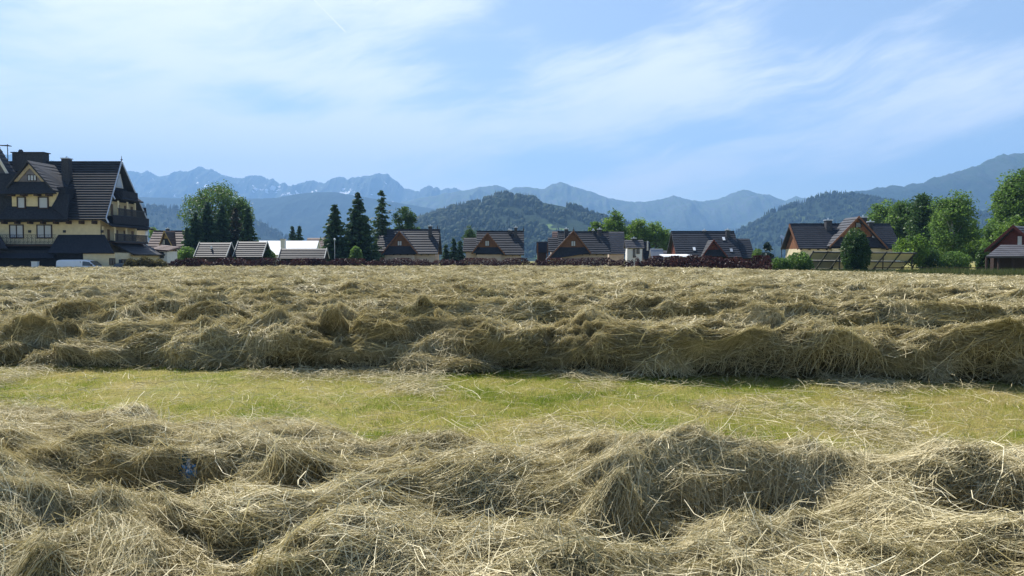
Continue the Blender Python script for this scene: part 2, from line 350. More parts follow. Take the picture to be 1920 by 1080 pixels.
# far-off woods: conifers and round broadleaf crowns standing on the nearer hills
m_wood = leafy('far_wood_leaves', [(0, (.012, .023, .012)), (.5, (.019, .034, .015)), (1, (.036, .056, .019))], .15, .7, .05)
def wood(name, T, count, hmin, hmax, seed, conifer=.7, vlo=.0, vhi=.8, meadow=None):
    XX, YY, ZZ = T; rg = np.random.default_rng(seed); nv_, nu_ = XX.shape; c0 = nv_ // 1
    top = np.argmax(ZZ.max(1)); lo = int(top); V = []; Fq = []; Ft = []; tint = []; k = 0
    fv = lo + (rg.random(count) ** 1.5) * (nv_ - 2 - lo) * vhi - 2 * (rg.random(count) < .3); fu = rg.random(count) * (nu_ - 2)
    for a, b_ in zip(fv, fu):
        i, j = int(max(a, 0)), int(b_); p = np.array([XX[i, j] + (XX[i, j + 1] - XX[i, j]) * (b_ - j), YY[i, j], ZZ[i, j]])
        if meadow is not None and meadow(p): continue
        if fbm(p[0] / 90., p[1] / 90., seed, 3) < .36: continue
        h = rg.uniform(hmin, hmax); con = rg.random() < conifer; t = rg.random()
        p[2] -= .15 * h
        if con:
            r = h * rg.uniform(.14, .2); n = 6; ph = rg.random() * 6
            for q in range(3):
                z0, z1, rr = p[2] + h * (.02 + .26 * q), p[2] + h * (.5 + .26 * q), r * (1 - .27 * q); base = len(V)
                for w in range(n):
                    an = ph + w * 6.283 / n + q; V.append((p[0] + rr * rg.uniform(.7, 1.2) * math.cos(an), p[1] + rr * math.sin(an), z0 + h * rg.uniform(-.03, .05)))
                V.append((p[0], p[1], min(z1, p[2] + h))); tint += [t * .45] * (n + 1)
                for w in range(n): Ft.append((base + w, base + (w + 1) % n, base + n))
        else:
            r = h * .38; n = 6; base = len(V)
            for lv, (zz, rr) in enumerate(((.15, .6), (.5, 1.0), (.85, .65))):
                for w in range(n):
                    an = w * 6.283 / n + lv * .5; q = rr * r * rg.uniform(.75, 1.2); V.append((p[0] + q * math.cos(an), p[1] + q * math.sin(an), p[2] + h * .85 * zz + rg.uniform(-.05, .05) * h))
            V.append((p[0], p[1], p[2] + h * .85)); tint += [.45 + .55 * t] * (3 * n + 1)
            for lv in range(2):
                for w in range(n): Fq.append((base + lv * n + w, base + lv * n + (w + 1) % n, base + (lv + 1) * n + (w + 1) % n, base + (lv + 1) * n + w))
            for w in range(n): Ft.append((base + 2 * n + w, base + 2 * n + (w + 1) % n, base + 3 * n))
    fs = [np.array(Ft, np.int64)] + ([np.array(Fq, np.int64)] if Fq else [])
    tag(np_mesh(name, np.array(V), fs, m_wood, col=np.array(tint)), kind='stuff')
mx0, mx1 = PX(1062, 1600), PX(1120, 1600)
wood('centre_hill_forest', CH, 5200, 11, 22, 5, .62, 0, .95, lambda p: PX(1062, p[1]) < p[0] < PX(1112, p[1]) and 1.6 + (485 - 428) / F * p[1] < p[2] < 1.6 + (485 - 404 - (p[0] / p[1] * F + 960 - 1068) * .55) / F * p[1])
wood('right_hill_forest', RH, 5200, 13, 24, 6, .7, 0, .9)
wood('left_hill_forest', LL, 3000, 13, 24, 7, .8, 0, .8)
# ---------------------------------------------------------------- haze
HAZE = 0.000155
b = MT('haze_air'); pv = b.n('ShaderNodeVolumePrincipled'); pv.inputs['Color'].default_value = (.30, .575, 1.0, 1); pv.inputs['Density'].default_value = HAZE; pv.inputs['Anisotropy'].default_value = 0.1
b.l(pv.outputs[0], b.out.inputs['Volume']); hz = MB().box(-9800, 9800, -600, 10200, -60, 1330).build('haze', b.m); tag(hz, kind='stuff')
# ---------------------------------------------------------------- buildings
def tile_mat(name, c, rough=.6):
    b = MT(name); co = b.coord(); n1 = b.noise(co, .8, 5, .6); n2 = b.noise(co, 9, 4, .6)
    col = b.mix(b.ramp(n2, [(.4, (0, 0, 0)), (.75, (.25, .25, .25))]), b.ramp(n1, [(.3, tuple(x * .75 for x in c)), (.7, tuple(x * 1.25 for x in c))]), (.065, .066, .070))
    return b.done(b.pbr(col, rough, .2, 0, n2, .2, .02))
m_tile = tile_mat('anthracite_roof_tile', (.036, .038, .044)); m_tile_blue = tile_mat('slate_grey_roof_tile', (.038, .042, .052)); m_tile_grey = tile_mat('grey_roof_tile', (.095, .092, .098), .6)
m_tile_red = tile_mat('brown_red_roof_tile', (.11, .065, .055)); m_shingle = simple('dark_shingle', (.030, .033, .042), .85, .35, 6, .1)
m_cream = simple('cream_render', (.66, .57, .37), .9, .10, 2, .1); m_pink = simple('beige_render', (.52, .42, .34), .9, .12, 2, .1); m_white = simple('white_render', (.78, .77, .74), .85, .06, 2, .1)
m_yellow = simple('ochre_render', (.42, .30, .11), .9, .12, 2, .1); m_stone = simple('dark_chimney_stone', (.065, .065, .07), .9, .4, 7, .1, 0, .6); m_frame = simple('dark_brown_timber', (.045, .026, .018), .7, .3, 8)
m_trim = simple('pale_trim', (.62, .60, .54), .6, .1, 5); m_bluetrim = simple('galvanised_flashing', (.55, .57, .60), .35, .1, 4, .5, .6); m_metal = simple('black_iron', (.03, .03, .035), .5, .2, 5)
m_white_metal = simple('white_roof_sheet', (.80, .82, .84), .5, .05, 1.5); m_floor = simple('concrete_plinth', (.30, .29, .27), .9, .2, 3)
def plank_mat(name, c, sc=7.0):
    b = MT(name); co = b.coord((1, 1, 1)); w = b.n('ShaderNodeTexWave', wave_type='BANDS', bands_direction='X'); b.l(co, w.inputs[0]); w.inputs['Scale'].default_value = sc; w.inputs['Distortion'].default_value = .4
    col = b.mix(b.ramp(w.outputs['Fac'], [(.0, (1, 1, 1)), (.12, (0, 0, 0))]), b.ramp(b.noise(co, 3, 5), [(.3, tuple(x * .75 for x in c)), (.7, tuple(x * 1.25 for x in c))]), tuple(x * .4 for x in c))
    return b.done(b.pbr(col, .65, .25))
m_wood = plank_mat('honey_timber', (.16, .078, .036)); m_redwood = plank_mat('red_brown_timber', (.13, .036, .024)); m_brownwood = plank_mat('brown_timber', (.19, .085, .04))
def glass_mat(name, c, rough=.08):
    b = MT(name); return b.done(b.pbr(c, rough, .6))
m_glass = glass_mat('window_glass', (.05, .065, .08)); m_curtain = glass_mat('curtained_glass', (.42, .45, .50), .15)
V3 = lambda *a: np.array(a, float)
def window(parent, x0, x1, z0, z1, y, glass=None, mull=1, frame=None, t=.07, d=.09):
    """a window on a wall facing -Y: frame (with mullions) and pane as its child"""
    mb = MB(); mb.box(x0, x1, y - d, y + .02, z0, z0 + t).box(x0, x1, y - d, y + .02, z1 - t, z1).box(x0, x0 + t, y - d, y + .02, z0 + t, z1 - t).box(x1 - t, x1, y - d, y + .02, z0 + t, z1 - t)
    for k in range(mull):
        xm = x0 + (x1 - x0) * (k + 1) / (mull + 1); mb.box(xm - t / 2, xm + t / 2, y - d + .006, y + .02, z0 + t, z1 - t)
    f = mb.build('window', frame or m_frame, parent)
    MB().box(x0 + t * .5, x1 - t * .5, y - d * .45, y + .012, z0 + t * .5, z1 - t * .5).build('pane', glass or m_glass, f); return f
def chimney(parent, x, y, w, d, z0, z1, mat=None, pots=1):
    ch = MB().box(x - w / 2, x + w / 2, y - d / 2, y + d / 2, z0, z1 - .12).build('chimney', mat or m_stone, parent)
    mb = MB().box(x - w / 2 - .09, x + w / 2 + .09, y - d / 2 - .09, y + d / 2 + .09, z1 - .12, z1)
    for k in range(pots):
        xx = x - w / 2 + w * (k + .5) / pots; mb.tube((xx, y, z1 - .02), (xx, y, z1 + .22), .10, .08)
    mb.build('chimney_cap', m_bluetrim if pots == 1 else m_stone, ch); return ch
def finial(parent, x, y, z, h=.8):
    MB().tube((x, y, z - .15), (x, y, z + h), .07, .025, 6).tube((x, y, z + h * .3), (x, y, z + h * .42), .13, .13, 8).build('finial', m_frame, parent)
def cottage(label, Z, xl, xr, yr, ye, gab, wing, wood_y, win, chim, wall_y=None, tile=None, wood=None, wall=None, rows=10, apron=True, fin=(), pitch=46, cat='cottage', group='timber gabled cottages behind the hedge', wingside=-1):
    tile = tile or m_tile; wood = wood or m_wood; wall = wall or m_pink
    gx0, gx1, gpx, gpy, gy0, gy1 = gab
    ztop, zev = PZ(yr, Z + 4), PZ(ye, Z); dep = (ztop - zev) / math.tan(R(pitch)); ztop = PZ(yr, Z + dep); dep = (ztop - zev) / math.tan(R(pitch))
    X0, X1 = PX(xl, Z), PX(xr, Z); root = empty('timber_cottage', ((X0 + X1) / 2, Z + dep, GZ), label, cat, group)
    # roof: front and back slope, cross gable, lower wing
    mb = MB(); mb.slope((X0, Z + dep, ztop), (X1, Z + dep, ztop), (X1, Z, zev), (X0, Z, zev), rows); mb.slope((X1, Z + dep, ztop), (X0, Z + dep, ztop), (X0, Z + 2 * dep, zev), (X1, Z + 2 * dep, zev), rows)
    mb.beam((X0 - .02, Z + dep, ztop + .03), (X1 + .02, Z + dep, ztop + .03), .22, .12)
    rf = mb.build('roof', [tile], root)
    Yg = Z - .7; pk = V3(PX(gpx, Yg), Yg, PZ(gpy, Yg)); gl = V3(PX(gx0, Yg), Yg, PZ(gy0, Yg)); gr = V3(PX(gx1, Yg), Yg, PZ(gy1, Yg))
    mb = MB(); bk = V3(0, Z + dep - Yg, 0)
    mb.slope(pk + bk, pk, gl, gl + bk, rows - 1); mb.slope(pk, pk + bk, gr + bk, gr, rows - 1)
    mb.build('gable_roof', [tile], root)
    mb = MB(); fo = V3(0, -.05, 0); dn = V3(0, 0, .10)
    for e in (gl, gr): mb.extr([pk + fo + dn, e + fo + dn, e + fo - dn * 1.6, pk + fo - dn * 1.9], (0, .07, 0))
    mb.build('barge_board', m_brownwood if wood is m_wood else wood, root)
    yw = Yg + .55; zw = PZ(wood_y, yw)
    def rake(z, e, y):                     # a point of the gable edge at height z
        t = (pk[2] - .16 - z) / (pk[2] - e[2]); return V3(pk[0] + (e[0] - pk[0]) * t, y, z)
    wl, wr = rake(zw, gl, yw), rake(zw, gr, yw)
    MB().extr([V3(pk[0], yw, pk[2] - .16), wl, wr], (0, .2, 0)).build('gable_wall', wood, root)
    if win:
        a = [PX(win[0], yw), PX(win[1], yw), PZ(win[3], yw), PZ(win[2], yw)]; window(root, *a, yw, m_curtain, 1)
    zb = min(gl[2], gr[2]) + .0
    if apron:
        al, ar = rake(max(gl[2], zb) + .06, gl, Yg + .03), rake(max(gr[2], zb) + .06, gr, Yg + .03)
        MB().extr([wl + V3(0, -.01, 0), wr + V3(0, -.01, 0), ar, al], (0, .16, -.05)).build('pent_roof', m_shingle, root)
    else: MB().extr([wl, wr, rake(gr[2] + .1, gr, yw), rake(gl[2] + .1, gl, yw)], (0, .2, 0)).build('lower_gable_wall', m_shingle, root)
    # walls
    mb = MB(); y0, y1 = Z + .55, Z + 2 * dep - .55; mb.box(X0 + .5, X1 - .5, y0, y1, GZ - .1, zev - .05)
    for xx in (X0 + .5, X1 - .7): MB().extr([(xx, y0 + .004, zev - .046), (xx, y1 - .004, zev - .046), (xx, Z + dep, ztop - .4)], (.2, 0, 0)).build('gable_end', wood, root)
    mb.box(max(gl[0] + .6, X0 + .2), gr[0] - .6, yw + .05, y0 - .003, GZ - .1, zb - .02)
    mb.build('wall', wall, root)
    for k in range(int((X1 - X0) / 1.1)):
        xx = X0 + .4 + k * 1.1; MB().box(xx, xx + .12, Z + .06, Z + .54, zev - .22, zev - .06).build('rafter', m_frame, root)
    if wing:
        wx0, wx1, wyr, wye = wing; zt, ze = PZ(wyr, Z + 2.5), PZ(wye, Z + .6); d2 = (zt - ze) / math.tan(R(pitch)); A0, A1 = PX(wx0, Z + .6), PX(wx1, Z + .6); q = Z + .6
        mb = MB(); mb.slope((A0, q + d2, zt), (A1, q + d2, zt), (A1, q, ze), (A0, q, ze), max(5, rows - 3)); mb.slope((A1, q + d2, zt), (A0, q + d2, zt), (A0, q + 2 * d2, ze), (A1, q + 2 * d2, ze), 6)
        mb.build('wing_roof', tile, root)
        mb = MB(); mb.box(A0 + .45, A1 - .1, q + .4, q + 2 * d2 - .4, GZ - .1, ze); mb.extr([(A0 + .45, q + .4, ze), (A0 + .45, q + 2 * d2 - .4, ze), (A0 + .45, q + d2, zt - .35)], (.2, 0, 0)); mb.build('wing_wall', wall, root)
    for (cx, cy, w, fr) in chim:
        yy = Z + dep * fr; zr = zev + (ztop - zev) * fr; chimney(root, PX(cx, yy), yy, w, w, zr - .6, PZ(cy, yy))
    for (fx,) in fin: finial(root, PX(fx, Z + dep), Z + dep, ztop)
    return root, (X0, X1, Z, dep, zev, ztop)
cottage('timber cottage with a wooden gable, rightmost spruce rising at its left end', 116, 719, 821, 430.5, 476, (714, 784, 749.5, 434, 478, 476), (705, 740, 441, 471), 461.5, (745.5, 754, 451.5, 461), [(807, 423, .55, .72)], fin=[(820.5,)])
cottage('timber cottage between the cone-shaped tree and the wooded hill gap', 119, 892, 983, 433.5, 477.5, (884, 947, 914, 437, 475, 477), (868, 905, 446, 471.5), 463.5, (909.5, 917.5, 451, 461.5), [(967, 425.5, .5, .74), (954.5, 430.5, .3, .9), (958, 431, .25, .9)], fin=[(981.5,)])
cottage('timber cottage whose left gable edge sweeps down nearly to the hedge', 117, 1048, 1146, 434.5, 476, (1025, 1108, 1075, 433, 487, 475), (1028.5, 1056, 445.5, 471.5), 463.5, (1070.5, 1079, 451.5, 462), [(1061.5, 428.5, .55, .5), (1124, 429, .6, .85), (1112, 431, .3, .92)], fin=[(1075.3,)], rows=10)
r6, g6 = cottage('long grey-roofed house with a red timber dormer gable and three skylights', 108, 1268, 1390, 434, 482, (1316, 1364, 1337.5, 450, 481, 481), (1384, 1416, 447, 484), 468, None, [(1363.5, 430.5, .5, .78), (1320, 431.5, .4, .95)], tile=m_tile_blue, wood=m_redwood, wall=m_redwood, rows=12, cat='house', group='large houses beyond the field')
for (sx, sy, c) in ((1301, 468, m_white_metal), (1370.5, 470.5, m_curtain), (1356, 449, m_white_metal)):
    X0, X1, Z, dep, ze, zt = g6; f = (482 - sy) / 48.0; p = V3(PX(sx, Z + dep * f), Z + dep * f, ze + (zt - ze) * f); t = V3(0, dep, zt - ze); t /= np.linalg.norm(t); n = np.cross((1, 0, 0), t); p = p + n * .06
    sk = MB().extr([p - V3(.24, 0, 0) - t * .38, p + V3(.24, 0, 0) - t * .38, p + V3(.24, 0, 0) + t * .38, p - V3(.24, 0, 0) + t * .38], n * .07).build('skylight', m_metal, r6)
    p = p + n * .072; MB().extr([p - V3(.19, 0, 0) - t * .33, p + V3(.19, 0, 0) - t * .33, p + V3(.19, 0, 0) + t * .33, p - V3(.19, 0, 0) + t * .33], n * .02).build('pane', c, sk)
yw = g6[2] - .16; xc = PX(1336, yw); MB().extr([(xc - .3, yw - .03, PZ(462, yw)), (xc + .3, yw - .03, PZ(462, yw)), (xc, yw - .03, PZ(464.6, yw))], (0, .05, 0)).build('gable_ornament', m_wood, r6)
r7, g7 = cottage('wide dark-roofed house with a tall central gable behind a round bush', 94, 1496, 1690, 420, 465.5, (1555, 1664, 1609, 406, 462, 465.5), None, 444, None, [(1551, 412, .75, .82), (1630, 415, .55, .6)], tile=m_tile_blue, wood=m_brownwood, wall=m_cream, rows=12, cat='house', group='large houses beyond the field')
chimney(r7, PX(1616, 99.5), 99.5, .8, .8, PZ(440, 99.5), PZ(406.5, 99.5))
yw = 94 - .15
for a, bb, c, d_, gl in ((1602, 1613, 417, 427, m_glass), (1576, 1584, 444, 457, m_glass), (1632, 1640, 441, 453, m_curtain)): window(r7, PX(a, yw), PX(bb, yw), PZ(d_, yw), PZ(c, yw), yw - .01, gl, 0)
MB().beam((g7[0] - .05, 94 + g7[3] - .05, g7[5] - .1), (g7[0] - .05, 93.95, g7[4] - .1), .12, .3).build('barge_board', m_brownwood, r7)
# ---- simpler roofs and sheds
def shed(name, label, cat, Z, xl, xr, yr, ye, tile, wall, rows=8, pitch=45, gable=None, verge=None, extra=None, group=None):
    zt, ze = PZ(yr, Z + 2), PZ(ye, Z); dep = (zt - ze) / math.tan(R(pitch)); zt = PZ(yr, Z + dep); X0, X1 = PX(xl, Z), PX(xr, Z)
    root = empty(name, ((X0 + X1) / 2, Z + dep, GZ), label, cat, group)
    MB().slope((X0, Z + dep, zt), (X1, Z + dep, zt), (X1, Z, ze), (X0, Z, ze), rows).slope((X1, Z + dep, zt), (X0, Z + dep, zt), (X0, Z + 2 * dep, ze), (X1, Z + 2 * dep, ze), rows).build('roof', tile, root)
    mb = MB().box(X0 + .3, X1 - .3, Z + .35, Z + 2 * dep - .35, GZ - .1, ze - .04); mb.extr([(X0 + .3, Z + .35, ze - .04), (X0 + .3, Z + 2 * dep - .35, ze - .04), (X0 + .3, Z + dep, zt - .38)], (X1 - X0 - .6, 0, 0)); mb.build('wall', wall, root)
    if verge:
        mb = MB()
        for x in (X0 - .03, X1 + .03): mb.beam((x, Z + dep, zt + .03), (x, Z - .02, ze + .03), .08, .2).beam((x, Z + dep, zt + .03), (x, Z + 2 * dep, ze + .03), .08, .2)
        mb.build('verge_board', verge, root)
    return root, (X0, X1, Z, dep, ze, zt)
gr_ = 'small tiled outbuildings behind the hedge'
s1, q1 = shed('tiled_outbuilding', 'low striped roof with a pale flue, at the left end of the outbuildings', 'outbuilding', 104, 364, 424, 455, 482, m_tile, m_frame, 8, 45, verge=m_trim, group=gr_)
yy = 105.2; MB().tube((PX(397, yy), yy, PZ(480, yy)), (PX(397, yy), yy, PZ(461, yy)), .17, .13, 10).build('flue', m_bluetrim, s1)
shed('tiled_outbuilding', 'tallest of the striped outbuilding roofs, just left of the white sheet roof gap', 'outbuilding', 106, 437, 492, 453, 482, m_tile, m_frame, 8, 45, verge=m_trim, group=gr_)
shed('tiled_outbuilding', 'long low striped roof in front of the white sheet-roofed hall, left of the lamp post', 'outbuilding', 103, 522, 608, 466, 485, m_tile, m_frame, 6, 45, verge=m_trim, group=gr_)
h_, q = shed('hall', 'long low hall under a white sheet roof behind the striped outbuildings', 'hall', 150, 391, 590, 451.5, 478, m_white_metal, m_white, 1, 40)
chimney(h_, PX(532, 151), 151, .9, .9, PZ(468, 151), PZ(448, 151), m_white)
shed('brown_roof_house', 'low house with a red-brown roof half hidden behind the hall and the lamp post', 'house', 158, 571, 606, 446, 468, m_tile_red, m_yellow, 6)
shed('grey_roof_house', 'light grey tiled roof directly right of the cottage with the sweeping gable', 'house', 127, 1139, 1174, 434.5, 476, m_tile_grey, m_pink, 11, 52)
shed('rust_roof_house', 'small rust-pink roof peeping out behind the sweeping gable cottage', 'house', 150, 1036, 1062, 434, 448, m_tile_red, m_pink, 4)
dk, q = shed('dark_outbuilding', 'little dark building with pale posts beside the sweeping gable cottage', 'outbuilding', 126, 1006, 1028, 453, 474, m_shingle, m_frame, 1, 60)
for x in (1007, 1026): MB().box(PX(x, 125.7), PX(x + 2, 125.7), 125.6, 125.8, GZ, PZ(456, 125.7)).build('post', m_brownwood, dk)
wh, q = shed('white_cottage', 'small white-walled cottage under a grey roof, left of the bright green trees', 'cottage', 122, 1173, 1208, 450, 465, m_tile_grey, m_white, 5, 45)
for a, bb, c, d_, gl, nm in ((1186.5, 1191, 467, 483, m_glass, 0), (1193, 1199, 466, 476, m_glass, 1)): window(wh, PX(a, 122.3), PX(bb, 122.3), PZ(d_, 122.3), PZ(c, 122.3), 122.33, gl, nm)
chimney(wh, PX(1188, 123.5), 123.5, .7, .7, PZ(455, 123.5), PZ(446, 123.5))
ln, q = shed('dark_lean_to', 'dark steep-roofed annexe with a white flue beside the white-walled cottage', 'outbuilding', 124, 1206, 1222, 453, 486, m_shingle, m_frame, 6, 60)
MB().tube((PX(1214, 124.6), 124.6, PZ(470, 124.6)), (PX(1214, 124.6), 124.6, PZ(452, 124.6)), .13, .11, 8).build('flue', m_trim, ln)
shed('grey_shed', 'plain light grey shed roof between the green trees and the purple hedge', 'shed', 118, 1221, 1245, 466.5, 486, simple('zinc_sheet', (.30, .31, .34), .5, .1, 2), m_pink, 1, 55)
shed('flat_grey_shed', 'low grey shed roof beside the left end of the long red gabled house', 'shed', 125, 1243, 1262, 470, 479, m_tile_grey, m_pink, 2, 40)
Zc = 104; cn = empty('canopy', (PX(1276, Zc), Zc, GZ), 'flat white canopy in front of the red gabled house', 'canopy')
MB().extr([(PX(1244, Zc), Zc + 3, PZ(476.5, Zc)), (PX(1296, Zc), Zc + 3, PZ(476.5, Zc)), (PX(1310, Zc), Zc, PZ(480.5, Zc)), (PX(1246, Zc), Zc, PZ(480.5, Zc))], (0, 0, -.12)).build('canopy_roof', m_white_metal, cn)
for x in (1248, 1307): MB().box(PX(x, Zc), PX(x, Zc) + .12, Zc + .2, Zc + .32, GZ, PZ(480.5, Zc) - .1).build('post', m_frame, cn)
# ochre house behind the hotel
yh, gy_ = cottage('ochre gabled house seen between the hotel and the big round tree', 138, 272, 352, 433, 471, (296, 328, 309, 433, 469, 469), None, 447, (303, 311, 449, 459), [(316, 428, .5, .85)], tile=m_tile_red, wood=m_yellow, wall=m_yellow, rows=8, cat='house', group='large houses beyond the field', apron=False)
Zw = 99; wb = empty('white_annexe', (PX(300, Zw), Zw, GZ), 'small white annexe with a lean-to roof beside the hotel', 'annexe')
MB().box(PX(286, Zw), PX(314, Zw), Zw, Zw + 3, GZ, PZ(471, Zw)).build('wall', m_white, wb); window(wb, PX(301, Zw), PX(308, Zw), PZ(484, Zw), PZ(472.5, Zw), Zw, m_glass, 0)
MB().slope((PX(282, Zw), Zw + 3.4, PZ(459, Zw + 3)), (PX(318, Zw), Zw + 3.4, PZ(463, Zw + 3)), (PX(319, Zw), Zw - .4, PZ(470, Zw)), (PX(283, Zw), Zw - .4, PZ(467, Zw)), 4).build('roof', m_tile_red, wb)
# ---- red house at the right edge
Z8 = 66; e8 = empty('red_timber_house', (PX(1915, Z8), Z8 + 3, GZ), 'red timber house with a grey awning roof on posts at the right edge', 'house', 'large houses beyond the field')
rd, wd = V3(.8, .6, 0), V3(.6, -.8, 0); pk = V3(PX(1897.5, Z8), Z8, PZ(423, Z8)); zl_ = PZ(470, Z8); hw_ = 2.25
gl = pk - wd * hw_; gr = pk + wd * hw_; gl[2] = gr[2] = zl_; bk = rd * 9
MB().slope(pk + bk, pk, gl, gl + bk, 10).slope(pk, pk + bk, gr + bk, gr, 10).build('roof', m_tile_grey, e8)
i_ = rd * .4; a_ = gl + wd * .35 + i_; c_ = gr - wd * .35 + i_; MB().extr([pk + i_ - V3(0, 0, .2), a_, c_], rd * .2).extr([a_ + rd * .21, c_ + rd * .21, c_ + rd * 8, a_ + rd * 8], (0, 0, GZ - zl_)).extr([a_, c_, c_ + V3(0, 0, GZ - zl_), a_ + V3(0, 0, GZ - zl_)], rd * .2).build('wall', m_redwood, e8)
for e in (gl, gr): MB().extr([pk - rd * .04 + V3(0, 0, .1), e - rd * .04 + V3(0, 0, .1), e - rd * .04 - V3(0, 0, .16), pk - rd * .04 - V3(0, 0, .2)], rd * .07).build('barge_board', m_redwood, e8)
p_ = pk + i_ - rd * .05 + wd * .25; MB().extr([p_ + V3(0, 0, -1.75), p_ + wd * .32 + V3(0, 0, -1.75), p_ + wd * .32 + V3(0, 0, -.95), p_ + V3(0, 0, -.95)], rd * .05).build('window', m_trim, e8)
Z8 = 64.3
ya = Z8 - 2.2; MB().slope((PX(1880, Z8), Z8 + .35, PZ(459, Z8)), (PX(1975, Z8), Z8 + .35, PZ(459, Z8)), (PX(1975, ya), ya, PZ(480, ya)), (PX(1848, ya), ya, PZ(481, ya)), 6, .03).build('awning_roof', m_tile_grey, e8)
for x in (1853, 1876, 1903, 1932):
    MB().box(PX(x, ya), PX(x, ya) + .16, ya + .3, ya + .46, GZ, PZ(481, ya) - .02).build('post', m_frame, e8)
MB().box(PX(1862, Z8), PX(1975, Z8), Z8 - .05, Z8 + .42, GZ, PZ(481, Z8)).build('dark_timber_front', m_frame, e8)
# ---- ground-mounted solar array seen from behind
Zs = 85; so = empty('solar_array', (PX(1610, Zs), Zs, GZ), 'leaning solar array showing its pale back sheets on a dark frame, beside the right-hand trees', 'solar array')
def sp_(u, v):       # u along, v from top edge (0) to lower edge (1)
    p = V3(PX(1524, Zs), Zs, PZ(471, Zs)) * (1 - u) + V3(PX(1716, Zs), Zs, PZ(473, Zs)) * u; return p + V3(0, 3.2, -(PZ(471, Zs) - .45)) * v
m_back = simple('panel_back_sheet', (.80, .78, .70), .6, .06, 2)
bm_ = MT('thin_panel'); 
for k in range(7):
    for j in range(2):
        a, c = k / 7 + .006, (k + 1) / 7 - .006; t, u = j / 2 + .03, (j + 1) / 2 - .02
        n = V3(0, .03, .03); MB().extr([sp_(a, t), sp_(c, t), sp_(c, u), sp_(a, u)], n).build('solar_panel', m_back, so)
mb = MB()
for k in range(8): mb.beam(sp_(k / 7, -.03) - V3(0, .05, .06), sp_(k / 7, 1.02) - V3(0, .05, .06), .08, .12)
for v in (0.0, .5, 1.0): mb.beam(sp_(-.01, v) - V3(0, .10, .12), sp_(1.01, v) - V3(0, .10, .12), .1, .14)
for k in (0, 2, 5, 7):
    p = sp_(k / 7, .25); mb.beam((p[0], p[1], GZ - .05), p - V3(0, .1, .1), .1); p = sp_(k / 7, .85); mb.beam((p[0], p[1], GZ - .05), p - V3(0, .1, .1), .1)
mb.build('frame', m_metal, so)
# ---------------------------------------------------------------- the hotel on the left
ZH = 90.0
def q(zx, zy): return zx / 8.306, 260 + zy / 8.306          # from the enlarged crops of the photograph
ht = empty('hotel', (PX(60, ZH), ZH + 4, GZ), 'large cream hotel with steep dark roofs and balconies at the left edge', 'hotel')
hx = lambda px, y=ZH: PX(px, y); hz_ = lambda py, y=ZH: PZ(py, y)
XR = PX(190, ZH); D = 8.4; ze, zt = PZ(411, 89), PZ(304.5, 94.3); YR = ZH + D / 2
XL = PX(-260, ZH)
wallm = MB().box(XL, XR, ZH, ZH + D, GZ - .1, ze - .05); wallm.build('wall', m_cream, ht)
# main roof: front slope, back slope
rf = MB(); xe, xr_ = XR + 1.25, XR + .55
rf.slope((XL, YR, zt), (xr_, YR, zt), (xe, ZH - 1, ze), (XL, ZH - 1, ze), 23, .125, .2); rf.slope((xr_, YR, zt), (XL, YR, zt), (XL, ZH + D + 1, ze), (xe, ZH + D + 1, ze), 20, .06, .2)
rf.beam((XL, YR, zt + .05), (xr_, YR, zt + .05), .3, .16); rf.build('main_roof', m_tile, ht)
mb = MB()
for a, b_ in ((0, .60), (.60, 1.0)):
    p0 = V3(xr_, YR, zt); p1 = V3(xe, ZH - 1, ze); mb.beam(p0 + (p1 - p0) * a + V3(.05 * (a > 0), -.03, .09), p0 + (p1 - p0) * b_ + V3(.05, -.03, .09), .10, .16)
    e = p0 + (p1 - p0) * b_; mb.beam(e + V3(.05, -.03, .09), e + V3(.45, -.25, -.45), .1, .14)
p1 = V3(xe, ZH + D + 1, ze); mb.beam(p0 + V3(0, .03, .08), p1 + V3(0, .03, .08), .1, .2)
mb.build('verge_flashing', m_bluetrim, ht); finial(ht, xr_, YR, zt + .05, .75)
for k in range(12): MB().box(XR - .6 - k * 1.55, XR - .35 - k * 1.55, ZH - .85, ZH - .004, ze - .55, ze - .15).build('rafter', m_frame, ht)
# right-hand gable end: triangular shingled gable, loggias with pent roofs
g = MB(); g.extr([(XR, ZH - .6, ze), (XR, ZH + D + .6, ze), (XR, YR, zt - .3)], (.12, 0, 0)); g.build('gable_wall', m_shingle, ht)
gx_ = XR + .13
up = MB().extr([(gx_, YR - 1.0, PZ(352, 94)), (gx_, YR + 1.0, PZ(352, 94)), (gx_, YR + .3, PZ(325, 94)), (gx_, YR - .3, PZ(325, 94))], (.06, 0, 0)).build('attic_window', m_trim, ht)
MB().extr([(gx_ + .062, YR - .7, PZ(351, 94)), (gx_ + .062, YR + .7, PZ(351, 94)), (gx_ + .062, YR + .2, PZ(329, 94)), (gx_ + .062, YR - .2, PZ(329, 94))], (.03, 0, 0)).build('pane', m_curtain, up)
def pent(name, zt_, zb_, out, y0, y1, mat, rows=5, ex=.5):
    MB().slope((XR + .14, y0, zt_), (XR + .14, y1, zt_), (XR + out, y1 + ex, zb_), (XR + out, y0 - ex, zb_), rows, .04, .15).build(name, mat, ht)
m_door = simple('brown_door', (.16, .10, .05), .6)
